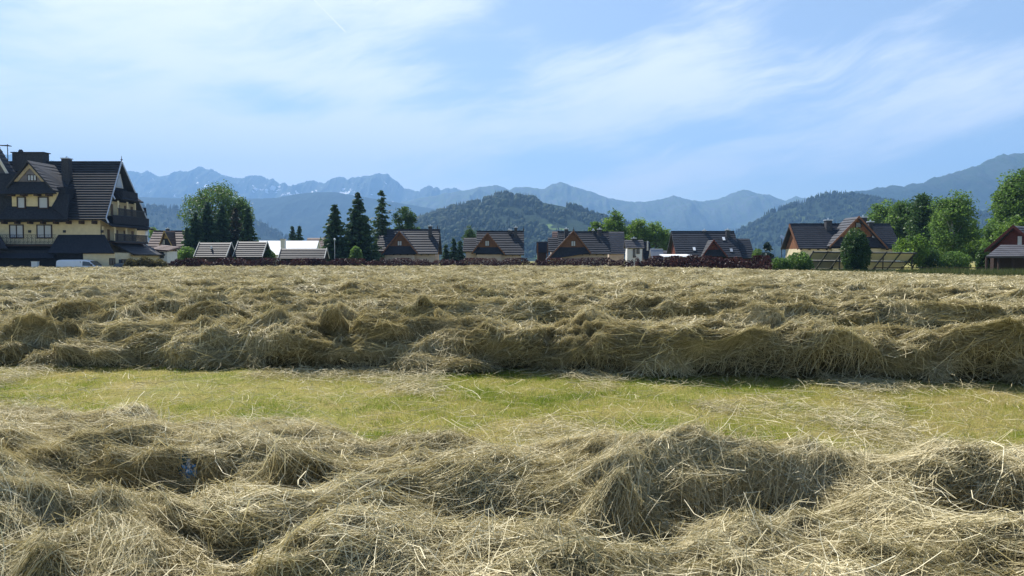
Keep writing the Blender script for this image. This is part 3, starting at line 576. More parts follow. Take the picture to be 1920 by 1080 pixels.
def loggia(zlo, zhi, y0, y1, out):
    l = MB().box(XR + .13, XR + .32, y0, y1, zlo, zhi).build('loggia_wall', m_cream, ht)
    for k in range(4):
        yy = y0 + (y1 - y0) * (.10 + .24 * k); MB().box(XR + .325, XR + .37, yy, yy + .55, zlo + .02, zhi - .35).build('door', m_door, l)
    for yy in (y0 + .1, y0 + (y1 - y0) * .34, y0 + (y1 - y0) * .62): MB().box(XR + out - .25, XR + out - .08, yy, yy + .17, zlo, zhi).build('post', m_cream, l)
    mb = MB(); mb.box(XR + out - .1, XR + out - .02, y0 - .1, y1, zlo + .82, zlo + .92); mb.box(XR + out - .1, XR + out - .02, y0 - .1, y1, zlo - .1, zlo + .06)
    for k in range(int((y1 - y0) / .16)): mb.box(XR + out - .08, XR + out - .04, y0 + k * .16, y0 + k * .16 + .06, zlo + .06, zlo + .82)
    mb.build('balustrade', m_metal, l)
    MB().box(XR + .2, XR + out, y0 - .2, y1 + .1, zlo - .22, zlo - .1).build('balcony_floor', m_frame, l)
z2t, z2b = PZ(375, 91), PZ(404, 91)
MB().box(XR + .13, XR + 1.5, ZH + 2.5, ZH + D - 2.2, PZ(372, 93), PZ(358, 93)).build('attic_balcony', m_shingle, ht)
pent('upper_pent_roof', PZ(357, 93), PZ(372, 91), 1.8, ZH + 2.2, ZH + D - 1.6, m_shingle, 5, .25)
loggia(z2b, PZ(376, 91), ZH + 1.1, ZH + D - .6, 1.7)
MB().box(XR + 1.72, XR + 1.82, ZH - .4, ZH + D, PZ(419, 90), PZ(403, 90)).build('loggia_parapet', m_shingle, ht)
pent('middle_pent_roof', PZ(408, 90), PZ(424, 90), 2.1, ZH - .6, ZH + D, m_shingle)
loggia(PZ(452, 90), PZ(424, 90), ZH + .1, ZH + D - .3, 1.8)
pent('lower_pent_roof', PZ(449, 90), PZ(477, 90), 3.6, ZH + 1.2, ZH + D + .6, m_tile, 8, .3)
lw = MB().box(XR + .14, XR + 3.0, ZH - 2.4, ZH + D, GZ, PZ(474, 90)).build('ground_floor_wing', m_cream, ht)
for yy in (-1.6, .6): 
    MB().box(XR + 2.9, XR + 3.03, ZH + yy, ZH + yy + 1.1, .3, 1.5).build('wing_window', m_glass, lw)
window(ht, PX(206, 87.6), PX(217, 87.6), PZ(497, 87.6), PZ(484, 87.6), ZH - 2.41, m_glass, 1); window(ht, PX(229, 87.6), PX(240, 87.6), PZ(497, 87.6), PZ(486, 87.6), ZH - 2.41, m_glass, 1)
# rear wing roof seen beyond the gable
MB().extr([(PX(258, 101), 101.5, PZ(389, 101)), (PX(273, 101), 101.5, PZ(389, 101)), (PX(279.5, 100), 100, PZ(432, 100)), (PX(258, 100), 100, PZ(432, 100))], (-1.7, 3, 0)).build('rear_wing_roof', m_shingle, ht)
MB().box(PX(250, 100.3), PX(274, 100.3), 100.3, 101, GZ, PZ(432, 100)).build('rear_wing_wall', m_white, ht)
# front: first-floor windows, lamps, balcony
yf = ZH - .0
for a, b_ in ((20, 47), (71, 100)): window(ht, hx(a), hx(b_), hz_(447), hz_(421), yf, m_curtain, 1, None, .12)
for x in (58.3, 123.3, 194): MB().box(hx(x - 2.2), hx(x + 2.2), yf - .16, yf - .004, hz_(436.3), hz_(431.6)).build('wall_lamp', m_metal, ht)
yb = ZH - 1.5
bal = MB().box(PX(-120, yb), PX(106, yb), yb, ZH - .003, PZ(461.5, yb), PZ(458.5, yb)).build('front_balcony', m_frame, ht)
mb = MB(); X0, X1 = PX(-120, yb), PX(106, yb); za, zb = PZ(458.5, yb), PZ(440, yb)
mb.box(X0, X1, yb, yb + .06, zb - .06, zb).box(X0, X1, yb, yb + .05, za, za + .06)
rr = random.Random(4); xx = X0
while xx < X1 - .2:
    mb.box(xx, xx + .03, yb + .01, yb + .04, za, zb - .05); w = .5
    for s in range(10):
        t0, t1 = s / 10 * 6.283, (s + 1) / 10 * 6.283; r0 = .05 + .17 * s / 10; r1 = .05 + .17 * (s + 1) / 10
        for cz, sg in ((.35, 1), (.75, -1)): mb.beam((xx + .25 + r0 * math.cos(t0), yb + .025, za + cz + sg * r0 * math.sin(t0)), (xx + .25 + r1 * math.cos(t1), yb + .025, za + cz + sg * r1 * math.sin(t1)), .03, .03)
    xx += w
mb.build('iron_railing', m_metal, bal)
# aprons of dark shingle over the ground floor
def apron(pts, name, d=(0, .2, -.1), m=None): MB().extr(pts, d).build(name, m or m_shingle, ht)
y0, y1 = ZH - .05, ZH - 2.9
apron([(hx(111, y0), y0, hz_(440, y0)), (hx(197, y0), y0, hz_(440, y0)), (hx(214, y1), y1, hz_(474, y1)), (hx(90, y1), y1, hz_(474, y1))], 'porch_roof')
apron([(hx(-120, y0), y0, hz_(461, y0)), (hx(106, y0), y0, hz_(461, y0)), (hx(100, y1), y1, hz_(484, y1)), (hx(-120, y1), y1, hz_(484, y1))], 'canopy_roof')
apron([(hx(-60, yb), yb - .1, hz_(437, yb)), (hx(0, yb), yb - .1, hz_(437, yb)), (hx(16, y1), y1 - .1, hz_(466, y1)), (hx(-60, y1), y1 - .1, hz_(466, y1))], 'entrance_roof')
MB().box(hx(-120), hx(176), ZH - 1.8, ZH - .01, GZ, hz_(470)).build('dark_ground_floor', m_shingle, ht)
MB().box(hx(178), XR + .13, ZH - 2.4, ZH - .01, GZ, hz_(473)).build('corner_wall', m_cream, ht)
# big front dormer: timber-clad tower with its own gable roof
yd = ZH - 1.1
def dz(zy, y=yd): return PZ(260 + zy / 8.306, y)
def dx(zx, y=yd): return PX(zx / 8.306, y)
MB().box(dx(-60), dx(1010), yd + .5, YR - 1, ze - .3, PZ(350, yd)).build('dormer_body', m_shingle, ht)
zlow = PZ(410, yd)
apron([(dx(100), yd + .45, PZ(386, yd)), (dx(850), yd + .45, PZ(386, yd)), (dx(1060, yd - .5), yd - .5, PZ(411, yd - .5)), (dx(-20, yd - .5), yd - .5, PZ(411, yd - .5))], 'dormer_lower_skirt')
apron([(dx(900), yd + .4, PZ(366, yd)), (dx(1075), yd + .45, PZ(362, yd)), (dx(1066, yd - .5), yd - .5, PZ(411, yd - .5)), (dx(835), yd - .1, PZ(388, yd))], 'dormer_side_skirt')
dw = MB().extr([(dx(190), yd + .3, PZ(386.5, yd)), (dx(845), yd + .3, PZ(386.5, yd)), (dx(905), yd + .3, PZ(360, yd)), (dx(190), yd + .3, PZ(360, yd))], (0, .2, 0)).build('dormer_wall', m_cream, ht)
window(ht, dx(275), dx(410), PZ(391, yd), PZ(368.5, yd), yd + .28, m_curtain, 0, None, .12, .14); window(ht, dx(605), dx(765), PZ(391, yd), PZ(368.5, yd), yd + .28, m_curtain, 0, None, .12, .14)
apron([(dx(330), yd + .1, dz(655)), (dx(735), yd + .1, dz(655)), (dx(905, yd - .7), yd - .7, dz(845, yd - .7)), (dx(-40, yd - .7), yd - .7, dz(860, yd - .7))], 'dormer_upper_skirt')
for x in (190, 380, 590, 770): MB().box(dx(x), dx(x + 60), yd - .5, yd + .295, dz(895), dz(850)).build('rafter', m_frame, ht)
pk = V3(dx(512), yd - .15, dz(392)); l0 = V3(dx(265), yd - .15, dz(668)); r0 = V3(dx(752), yd - .15, dz(668))
MB().extr([pk + V3(0, .15, -.05), l0 + V3(.1, .15, 0), r0 + V3(-.1, .15, 0)], (0, .15, 0)).build('dormer_gable', simple('grey_boards', (.17, .16, .18), .7), ht)
mb = MB(); w = .38
for e, s in ((l0, 1), (r0, -1)): mb.extr([pk + V3(0, 0, .02), e, e + V3(s * w * 1.2, 0, 0), pk - V3(0, 0, w * 1.3)], (0, .1, 0))
mb.build('dormer_barge_board', simple('tan_barge_board', (.42, .35, .24), .7), ht)
window(ht, dx(465), dx(610), dz(660), dz(560), yd - .003, m_curtain, 2, None, .08, .05)
bk = V3(0, 0, 0); rid0 = V3(dx(505), yd - .45, dz(345)); rid1 = V3(rid0[0], YR, dz(345) + .1)
rL = V3(dx(175), yd - .55, dz(760)); rR = V3(dx(905), yd - .55, dz(810))
MB().slope(rid1, rid0, rR, V3(rR[0] + .7, YR - 1, rR[2] - .2), 9, .05).slope(rid0, rid1, V3(rL[0] - .5, YR - 1, rL[2]), rL, 9, .05).build('dormer_roof', m_tile, ht)
# chimneys, aerial, the neighbouring gable on the left
yc = YR - .2; c = MB().box(PX(34.5, yc), PX(92, yc), yc - .6, yc + .6, zt - 2.5, PZ(287.5, yc)).build('chimney_stack', m_stone, ht)
mb = MB().box(PX(32, yc), PX(94.5, yc), yc - .72, yc + .72, PZ(287.5, yc), PZ(286.2, yc))
for x, h in ((45, 282), (57.5, 285.2), (67, 285.2), (77.5, 285.5), (86, 286)): mb.tube((PX(x, yc), yc, PZ(287, yc)), (PX(x, yc), yc, PZ(h, yc)), .33, .26, 10)
mb.tube((PX(45, yc), yc, PZ(283, yc)), (PX(45, yc), yc, PZ(280.5, yc)), .18, .18, 8); mb.build('chimney_pots', m_stone, c)
yc = ZH + 2.4; chimney(ht, PX(130, yc), yc, .85, .85, PZ(346, yc) - .3, PZ(296.5, yc))
ya = YR; mb = MB().tube((PX(20.5, ya), ya, PZ(312, ya)), (PX(20.5, ya), ya, PZ(270.5, ya)), .07, .05, 6).beam((PX(6, ya), ya, PZ(272.5, ya)), (PX(25, ya), ya + .3, PZ(273.5, ya)), .09)
for k in range(6): x = PX(7 + 3.2 * k, ya); mb.beam((x, ya - .35, PZ(272.8, ya)), (x, ya + .35, PZ(272.8, ya)), .06)
mb.build('aerial', m_metal, ht)
yl = ZH - .6; pk = V3(PX(-40, yl), yl, PZ(221, yl)); a = V3(PX(20, yl), yl, PZ(328, yl)); YL = yl + 1.4
MB().slope(V3(pk[0], YL, pk[2]), pk, a, V3(a[0] + .2, YL, a[2]), 14).slope(pk, V3(pk[0], YL, pk[2]), V3(pk[0] * 2 - a[0], YL, a[2]), V3(pk[0] * 2 - a[0], yl, a[2]), 10).build('left_gable_roof', m_tile, ht)
MB().beam(pk + V3(0, -.05, .05), a + V3(0, -.05, .05), .1, .3).build('left_verge_board', m_trim, ht)
MB().extr([pk + V3(0, .3, -.2), V3(pk[0] * 2 - a[0], yl + .3, a[2]), a + V3(0, .3, 0)], (0, .2, 0)).build('left_gable_wall', m_tile_grey, ht)
MB().extr([(dx(-300), yd, PZ(325, yd)), (dx(330), yd, PZ(325, yd)), (dx(100, yd - .6), yd - .6, PZ(364, yd)), (dx(-300, yd - .6), yd - .6, PZ(364, yd))], (0, .2, -.1)).build('left_skirt', m_shingle, ht)
# ---------------------------------------------------------------- vehicles, posts
def paint(name, c): b = MT(name); return b.done(b.pbr(b.ramp(b.noise(b.coord(), 2, 4), [(.3, tuple(x * .95 for x in c)), (.7, c)]), .28, .5))
m_vanw = paint('white_car_paint', (.80, .81, .83)); m_tyre = simple('tyre_rubber', (.02, .02, .02), .8)
def loft(sections, n=None):
    """closed body through equal-length cross-sections"""
    mb = MB(); k = len(sections[0])
    for s in sections: mb.v += [np.asarray(p, float) for p in s]
    for i in range(len(sections) - 1):
        for j in range(k):
            j2 = (j + 1) % k; mb.f.append([i * k + j, i * k + j2, (i + 1) * k + j2, (i + 1) * k + j]); mb.m.append(0)
    mb.f.append(list(range(k))[::-1]); mb.f.append([(len(sections) - 1) * k + j for j in range(k)]); mb.m += [0, 0]; return mb
def van(Z, px0, px1, label):
    x0, x1 = PX(px0, Z), PX(px1, Z); Ln = x1 - x0; root = empty('van', ((x0 + x1) / 2, Z + .9, GZ), label, 'van'); W_ = 1.8
    prof = [(0, .35, 1.55, .88), (.012, .3, 1.78, .93), (.05, .28, 1.86, .95), (.45, .28, 1.88, .95), (.66, .28, 1.86, .94), (.74, .28, 1.72, .93), (.86, .28, 1.20, .96), (.90, .28, 1.08, .96), (.98, .3, .95, .92), (1, .4, .75, .86)]
    sec = []
    for (u, zl, zh, w) in prof:
        hw = W_ / 2 * w; zm = zl + (zh - zl) * .52; x = x0 + u * Ln; cy = Z + W_ / 2; top = hw * (.80 if zh > 1.3 else .86)
        sec.append([(x, cy - hw * .94, GZ + zl), (x, cy - hw, GZ + zl + .18), (x, cy - hw, GZ + zm), (x, cy - (hw + top) / 2 - .04, GZ + zh - .14), (x, cy - top, GZ + zh - .02), (x, cy, GZ + zh + .02), (x, cy + top, GZ + zh - .02), (x, cy + (hw + top) / 2 + .04, GZ + zh - .14), (x, cy + hw, GZ + zm), (x, cy + hw, GZ + zl + .18), (x, cy + hw * .94, GZ + zl)])
    bd = loft(sec).build('body', m_vanw, root, True)
    m = bd.modifiers.new('bevel', 'BEVEL'); m.width = .02; m.segments = 2
    yv = Z - .012; g = m_glass
    def on(u, z, s=.0): return V3(x0 + u * Ln, Z + W_ / 2 - W_ / 2 * .955 + max(0, (z - 1.1)) * .10 - .014 + s, GZ + z)
    MB().extr([on(.60, 1.18), on(.83, 1.18), on(.745, 1.62), on(.63, 1.70), on(.60, 1.68)], (0, .02, 0)).build('side_window', g, root)
    cy = Z + W_ / 2; MB().extr([(x0 + .755 * Ln, cy - .7, GZ + 1.69), (x0 + .755 * Ln, cy + .7, GZ + 1.69), (x0 + .87 * Ln, cy + .74, GZ + 1.20), (x0 + .87 * Ln, cy - .74, GZ + 1.20)], (.03, 0, .04)).build('windscreen', g, root)
    MB().extr([on(.545, .5), on(.553, .5), on(.553, 1.72), on(.545, 1.72)], (0, .01, 0)).build('door_gap', m_metal, root)
    for u in (.18, .80):
        wx = x0 + u * Ln
        for yy in (Z + .02, Z + W_ - .24):
            w = MB().tube((wx, yy, GZ + .32), (wx, yy + .22, GZ + .32), .32, .32, 18).build('wheel', m_tyre, root); MB().tube((wx, yy - .012, GZ + .32), (wx, yy + .1, GZ + .32), .19, .19, 14).build('rim', m_bluetrim, w)
    mr = MB().box(x0 + .80 * Ln, x0 + .825 * Ln, Z - .16, Z + .02, GZ + 1.15, GZ + 1.36).build('mirror', m_metal, root)
    for yy in (Z + .25, Z + W_ - .45): MB().box(x0 + .965 * Ln, x0 + .995 * Ln, yy, yy + .25, GZ + .78, GZ + .92).build('headlight', m_trim, root)
van(86.0, 104, 188, 'white panel van parked in front of the hotel')
def car(Z, px0, px1, label):
    x0, x1 = PX(px0, Z), PX(px1, Z); Ln = x1 - x0; root = empty('parked_car', ((x0 + x1) / 2, Z + .85, GZ), label, 'car'); mp = paint('dark_green_car_paint', (.03, .05, .045)); sec = []
    for (u, zl, zh, w) in [(0, .4, .9, .85), (.03, .28, 1.0, .93), (.22, .25, 1.05, .97), (.34, .25, 1.45, .95), (.55, .25, 1.50, .95), (.74, .25, 1.42, .95), (.90, .25, 1.05, .96), (.98, .28, .98, .93), (1, .4, .85, .85)]:
        hw = .86 * w; x = x0 + u * Ln; cy = Z + .86; t = hw * (.72 if zh > 1.2 else .9); zm = min(zh - .05, .95)
        sec.append([(x, cy - hw * .95, GZ + zl), (x, cy - hw, GZ + .55), (x, cy - hw, GZ + zm), (x, cy - t, GZ + zh - .03), (x, cy, GZ + zh), (x, cy + t, GZ + zh - .03), (x, cy + hw, GZ + zm), (x, cy + hw, GZ + .55), (x, cy + hw * .95, GZ + zl)])
    loft(sec).build('body', mp, root, True)
    MB().extr([(x0 + .36 * Ln, Z + .03, GZ + 1.0), (x0 + .84 * Ln, Z + .03, GZ + 1.0), (x0 + .72 * Ln, Z + .19, GZ + 1.36), (x0 + .40 * Ln, Z + .19, GZ + 1.38)], (0, .04, 0)).build('side_window', m_glass, root)
    for u in (.2, .8): MB().tube((x0 + u * Ln, Z + .0, GZ + .3), (x0 + u * Ln, Z + .2, GZ + .3), .3, .3, 16).build('wheel', m_tyre, root)
car(92.0 - 6.5, 203, 233, 'dark green car parked by the hotel corner, mostly hidden by hay')
Zb = 86; bx = empty('utility_box', (PX(64.5, Zb), Zb, GZ), 'pale square utility box standing left of the white van', 'utility box')
MB().box(PX(59, Zb), PX(70, Zb), Zb, Zb + .4, GZ, PZ(490.5, Zb)).build('cabinet', m_white, bx); MB().box(PX(58.4, Zb), PX(70.6, Zb), Zb - .04, Zb + .44, PZ(490.5, Zb), PZ(489.8, Zb)).build('lid', m_trim, bx)
Zl = 106; lp = empty('lamp_post', (PX(628, Zl), Zl, GZ), 'slim lamp post with a small round head in front of the dark spruces', 'lamp post')
MB().tube((PX(628, Zl), Zl, GZ), (PX(628, Zl), Zl, PZ(449.5, Zl)), .055, .035, 8).build('pole', m_bluetrim, lp)
mb = MB(); cz = PZ(448.6, Zl)
for k in range(5):
    a0, a1 = -1.5 + k * .6, -1.5 + (k + 1) * .6; mb.tube((PX(628, Zl), Zl, cz + .14 * math.sin(a0)), (PX(628, Zl), Zl, cz + .14 * math.sin(a1)), .14 * math.cos(a0) + .01, .14 * math.cos(a1) + .01, 10)
mb.build('lamp_globe', m_white_metal, lp)
Zl = 100; pl = empty('utility_pole', (PX(1465, Zl), Zl, GZ), 'thin dark pole with a white dish on top, left of the wide dark-roofed house', 'pole')
MB().tube((PX(1465, Zl), Zl, GZ), (PX(1465, Zl), Zl, PZ(446, Zl)), .06, .05, 8).build('pole', m_metal, pl); MB().tube((PX(1464, Zl), Zl - .05, PZ(446, Zl)), (PX(1465, Zl), Zl - .2, PZ(444.5, Zl)), .08, .34, 12).build('dish', m_white_metal, pl)
# ---------------------------------------------------------------- trees, hedges
m_bark = simple('bark', (.09, .07, .05), .9, .4, 5, .1, 0, .5); m_birch_bark = simple('birch_bark', (.42, .40, .36), .8, .5, 2.2, .1)
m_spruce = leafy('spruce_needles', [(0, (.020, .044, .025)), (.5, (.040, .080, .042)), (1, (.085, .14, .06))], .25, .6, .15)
m_larch = leafy('larch_needles', [(0, (.03, .06, .03)), (.5, (.057, .10, .045)), (1, (.105, .15, .06))], .3, .6, .15)
m_leaf = leafy('broad_leaves', [(0, (.042, .085, .024)), (.5, (.098, .175, .044)), (1, (.18, .28, .07))], .52, .5, .2)
m_leaf_m = leafy('old_tree_leaves', [(0, (.034, .070, .022)), (.5, (.075, .135, .036)), (1, (.14, .22, .058))], .45, .5, .2)
m_leaf_b = leafy('bright_leaves', [(0, (.045, .09, .016)), (.5, (.11, .19, .032)), (1, (.20, .30, .06))], .45, .5, .2)
m_leaf_d = leafy('dark_leaves', [(0, (.024, .054, .019)), (.5, (.052, .105, .028)), (1, (.105, .17, .045))], .3, .5, .2)
m_red = leafy('barberry_leaves', [(0, (.024, .009, .012)), (.5, (.050, .020, .022)), (.85, (.095, .040, .038)), (1, (.075, .08, .035))], .3, .55, .2)
m_olive = leafy('olive_leaves', [(0, (.05, .045, .018)), (.5, (.10, .09, .04)), (1, (.17, .15, .06))], .35, .6, .15)
def quads(cen, nrm_dir, size, asp, rg):
    """leaf-shaped quads at cen, long axis along nrm_dir"""
    n = len(cen); d = nrm_dir / (np.linalg.norm(nrm_dir, axis=1, keepdims=True) + 1e-9); r = rg.normal(size=(n, 3)); s = np.cross(d, r); s /= np.linalg.norm(s, axis=1, keepdims=True) + 1e-9
    L_ = size[:, None]; v = np.stack([cen - d * L_ * .5, cen + s * L_ * asp * .5 - d * L_ * .05, cen + d * L_ * .5, cen - s * L_ * asp * .5 + d * L_ * .05], 1).reshape(-1, 3)
    return v, np.arange(4 * n).reshape(n, 4)
def broadleaf(label, px, top, hw, Z, base=None, mat=None, seed=1, dens=1.35, leaf=.38, name='broadleaf_tree', bark=None, low=.25, group='trees behind the field', flat=1.0, clump=.19, gap=.0):
    """tapered trunk and limbs, crown of many small leaves in clumps"""
    rg = np.random.default_rng(seed); mat = mat or m_leaf; x = PX(px, Z); zt = PZ(top, Z); H = zt - GZ; Rr = hw / F * Z; root = empty(name, (x, Z, GZ), label, 'tree', group)
    zb = GZ + H * low if base is None else PZ(base, Z); cz = (zt + zb) / 2; rz = (zt - zb) / 2
    nc = int(46 * dens * max(1, rz / Rr)); cl = []
    while len(cl) < nc:
        u = rg.normal(size=3); u /= np.linalg.norm(u); r = rg.uniform(.15, 1) ** .45
        p = u * r
        if p[2] < -.5 and rg.random() < .3: continue
        wid = 1.0 - .22 * max(0, p[2]) ** 2; lob = .80 + .34 * vnoise(np.array([u[0] * 2.2 + seed]), np.array([u[2] * 2.2 + u[1]]), seed)[0]
        cl.append((p[0] * Rr * .88 * wid * lob, p[1] * Rr * .88 * wid * lob, p[2] * rz * .9 * (lob if p[2] > 0 else 1)))
    cl = np.array(cl) + [x, Z, cz]; per = int(70 * (1.0 + Rr / 6)); ct = rg.random(nc)
    cen = np.repeat(cl, per, 0); cr = rg.uniform(.6, 1.25, nc) * clump * 2 * (Rr * .55 + rz * .45)
    o = rg.normal(size=(nc * per, 3)); o /= np.linalg.norm(o, axis=1, keepdims=True); o *= (rg.random((nc * per, 1)) ** .5) * np.repeat(cr, per)[:, None]; o[:, 2] *= .75 * flat
    cen = cen + o; sz = leaf * rg.uniform(.6, 1.3, len(cen)) * (1 if Rr > 2 else .7)
    V, Fc = quads(cen, rg.normal(size=(len(cen), 3)) * [1, 1, .6] + [0, 0, -.25], sz, .62, rg)
    t = np.clip(np.repeat(ct, per) * .65 + rg.random(len(cen)) * .35, 0, 1)
    np_mesh('crown', V, Fc, mat, root, col=np.repeat(t, 4))
    mb = MB(); r0 = max(.12, H * .018); top_ = V3(x, Z, cz + rz * .55); k = 5; pts = [V3(x, Z, GZ - .1) + (top_ - V3(x, Z, GZ - .1)) * (i / k) + (V3(*rg.normal(size=3)) * [1, 1, 0] * .08 * Rr if 0 < i else 0) for i in range(k + 1)]
    for i in range(k): mb.tube(pts[i], pts[i + 1], r0 * (1 - .85 * i / k), r0 * (1 - .85 * (i + 1) / k), 8)
    for i in range(12):
        c = cl[rg.integers(nc)]; s = pts[2] + (pts[4] - pts[2]) * rg.random(); mb.tube(s, s + (c - s) * .5 + V3(0, 0, .08 * rz), r0 * .35, r0 * .2, 5).tube(s + (c - s) * .5 + V3(0, 0, .08 * rz), c, r0 * .2, r0 * .06, 5)
    mb.build('trunk', bark or m_bark, root); return root
def conifer(label, px, top, hw, Z, seed=1, mat=None, sparse=1.0, name='spruce_tree', low=.03, group='trees behind the field', droop=.35, power=.84, leaf=.62):
    rg = np.random.default_rng(seed); mat = mat or m_spruce; x = PX(px, Z); zt = PZ(top, Z); H = zt - GZ; Rr = hw * 1.28 / F * Z; root = empty(name, (x, Z, GZ), label, 'tree', group)
    cen = []; dr = []; tt = []; nl = int(H / .36)
    for i in range(nl):
        f0 = low + (1 - low) * (i + rg.random() * .8) / nl; nb = max(5, int((9 + 7 * (1 - f0)) * sparse)); a0 = rg.random() * 6.28
        for b_ in range(nb):
            f = min(.985, max(low, f0 + rg.normal() * .022))
            L_ = Rr * ((1 - f) ** power) * 1.08 + .10
            an = a0 + b_ * 6.283 / nb + rg.normal() * .2; l = L_ * rg.uniform(.62, 1.12); m = max(6, int(l / .065 * (.6 if sparse < 1 else 1.0))); s = rg.random(m) ** .8
            d = np.array([math.cos(an), math.sin(an), 0]); z0 = GZ + H * f; up = .12 * (f > .8)
            p = np.array([x, Z, z0]) + d * (s * l)[:, None]; p[:, 2] += l * (-droop * s + (.55 * droop) * s ** 3 + up * s)
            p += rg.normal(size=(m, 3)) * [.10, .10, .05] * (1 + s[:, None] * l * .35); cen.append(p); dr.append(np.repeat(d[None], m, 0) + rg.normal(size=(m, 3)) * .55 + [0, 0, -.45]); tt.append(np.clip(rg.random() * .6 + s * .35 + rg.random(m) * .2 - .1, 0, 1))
    cen = np.concatenate(cen); dr = np.concatenate(dr); tt = np.concatenate(tt)
    V, Fc = quads(cen, dr, leaf * rg.uniform(.6, 1.25, len(cen)) * (.75 + .25 * min(1, Rr / 2)), .5, rg)
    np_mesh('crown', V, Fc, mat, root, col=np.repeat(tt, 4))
    MB().tube((x, Z, GZ - .1), (x, Z, GZ + H * .6), H * .018 + .03, H * .009, 8).tube((x, Z, GZ + H * .6), (x, Z, zt - .15), H * .009, .015, 6).build('trunk', m_bark, root); return root
def bush(label, px, top, hw, Z, mat, seed, name='bush', base=None, dens=1.0, leaf=.2, cat='bush', group='bushes along the field edge'):
    rg = np.random.default_rng(seed); x = PX(px, Z); zt = PZ(top, Z); zb = GZ - .05; Rr = hw / F * Z; n = int(2600 * dens); u = rg.normal(size=(n, 3)); u /= np.linalg.norm(u, axis=1, keepdims=True)
    lob = .72 + .4 * fbm(u[:, 0] * 2.5 + seed, u[:, 2] * 2.5 + u[:, 1] * 1.7, seed, 3); r = rg.random(n) ** .38
    c = np.stack([x + u[:, 0] * Rr * r * lob * 1.1, Z + u[:, 1] * Rr * r * lob, (zt + zb) / 2 + u[:, 2] * (zt - zb) / 2 * r * np.minimum(lob * 1.1, 1.05)], 1); c[:, 2] = np.maximum(c[:, 2], GZ + .03)
    V, Fc = quads(c, rg.normal(size=(n, 3)) + [0, 0, .3], leaf * rg.uniform(.6, 1.4, n), .6, rg); t = np.clip(fbm(c[:, 0] * 1.6, c[:, 2] * 1.6 + c[:, 1], seed + 3, 3) * 1.1 - .1 + rg.normal(size=n) * .12, 0, 1)
    root = empty(name, (x, Z, GZ), label, cat, group); np_mesh('foliage', V, Fc, mat, root, col=np.repeat(t, 4))
    mb = MB()
    for k in range(6): an = rg.random() * 6.28; mb.tube((x, Z, GZ - .05), (x + math.cos(an) * Rr * .5, Z + math.sin(an) * Rr * .5, (zb + zt) / 2 + .2), .04, .015, 5)
    mb.build('stems', m_bark, root); return root
# the big round tree and the spruces in front of it
broadleaf('big round-crowned broadleaf tree rising behind dark spruces, right of the hotel', 403, 334, 62, 142, 455, m_leaf_m, 11, 1.5, .36, clump=.15)
broadleaf('lower side crown leaning right of the big round tree', 452, 366, 24, 141, 450, m_leaf_m, 12, .8, .34, clump=.2)
for (x, t, h, Z, sd_, lb) in ((390, 378, 30, 126, 21, 'tallest dark spruce standing before the big round tree'), (368, 398, 26, 124, 22, 'spruce at the left foot of the big round tree'), (418, 384, 28, 128, 23, 'dense dark spruce in the middle before the big round tree'),
                      (466, 388, 20, 127, 25, 'dark spruce at the right end of the group before the big round tree'), (352, 428, 16, 122, 26, 'small spruce nearest the ochre house')):
    conifer(lb, x, t, h, Z, sd_)
conifer('brownish thin spruce between the dark ones before the big round tree', 443, 390, 22, 129, 24, leafy('dry_needles', [(0, (.02, .022, .014)), (1, (.06, .055, .03))], .2), .7)
conifer('left one of twin pointed conifers behind the white hall', 549, 424, 13, 178, 31, leaf=.6); conifer('right one of twin pointed conifers behind the white hall', 562, 424, 14, 178, 32, leaf=.6)
# spruces behind the lamp post
conifer('dark spruce directly behind the lamp post', 629, 384, 31, 112, 41); conifer('tallest dark spruce, second from the lamp post', 672, 361, 37, 115, 42)
conifer('slender open-branched spruce with gaps showing its trunk', 717, 357, 25, 121, 43, m_larch, .55, power=.7)
broadleaf('feathery grey-green tree right of the open-branched spruce', 757, 379, 27, 136, 462, m_leaf_d, 44, .75, .34, clump=.16); broadleaf('low light green tree peeping over the first timber cottage', 735, 428, 26, 130, 470, m_leaf, 45, .6, .3)
broadleaf('pale feathery tree crown just above the first cottage ridge', 782, 420, 13, 137, 450, m_leaf, 46, .5, .3)
broadleaf('cone-shaped dense tree behind the second timber cottage', 882, 423, 16, 140, 475, m_leaf_d, 47, .9, .3, name='broadleaf_tree')
for (x, t, h, sd_, lb) in ((851, 447, 9, 51, 'tallest of the small spruces between the first two cottages'), (836, 458, 8, 52, 'small spruce nearest the first cottage right end'), (863, 452, 9, 53, 'small spruce touching the second cottage left wing')): conifer(lb, x, t, h, 134, sd_)
bush('light green bush below the spruces, left of the striped outbuildings', 350, 462, 20, 108, m_leaf, 55, dens=1.2, leaf=.28)
bush('light green bush between the two taller striped outbuildings', 431, 459, 9, 110, m_leaf, 56, leaf=.24); bush('pale green bush between the striped roofs in front of the white hall', 505, 468, 12, 108, m_leaf, 57, leaf=.24)
bush('sapling-like bush by the foot of the dark spruces', 668, 462, 13, 107, m_leaf, 58, leaf=.24)
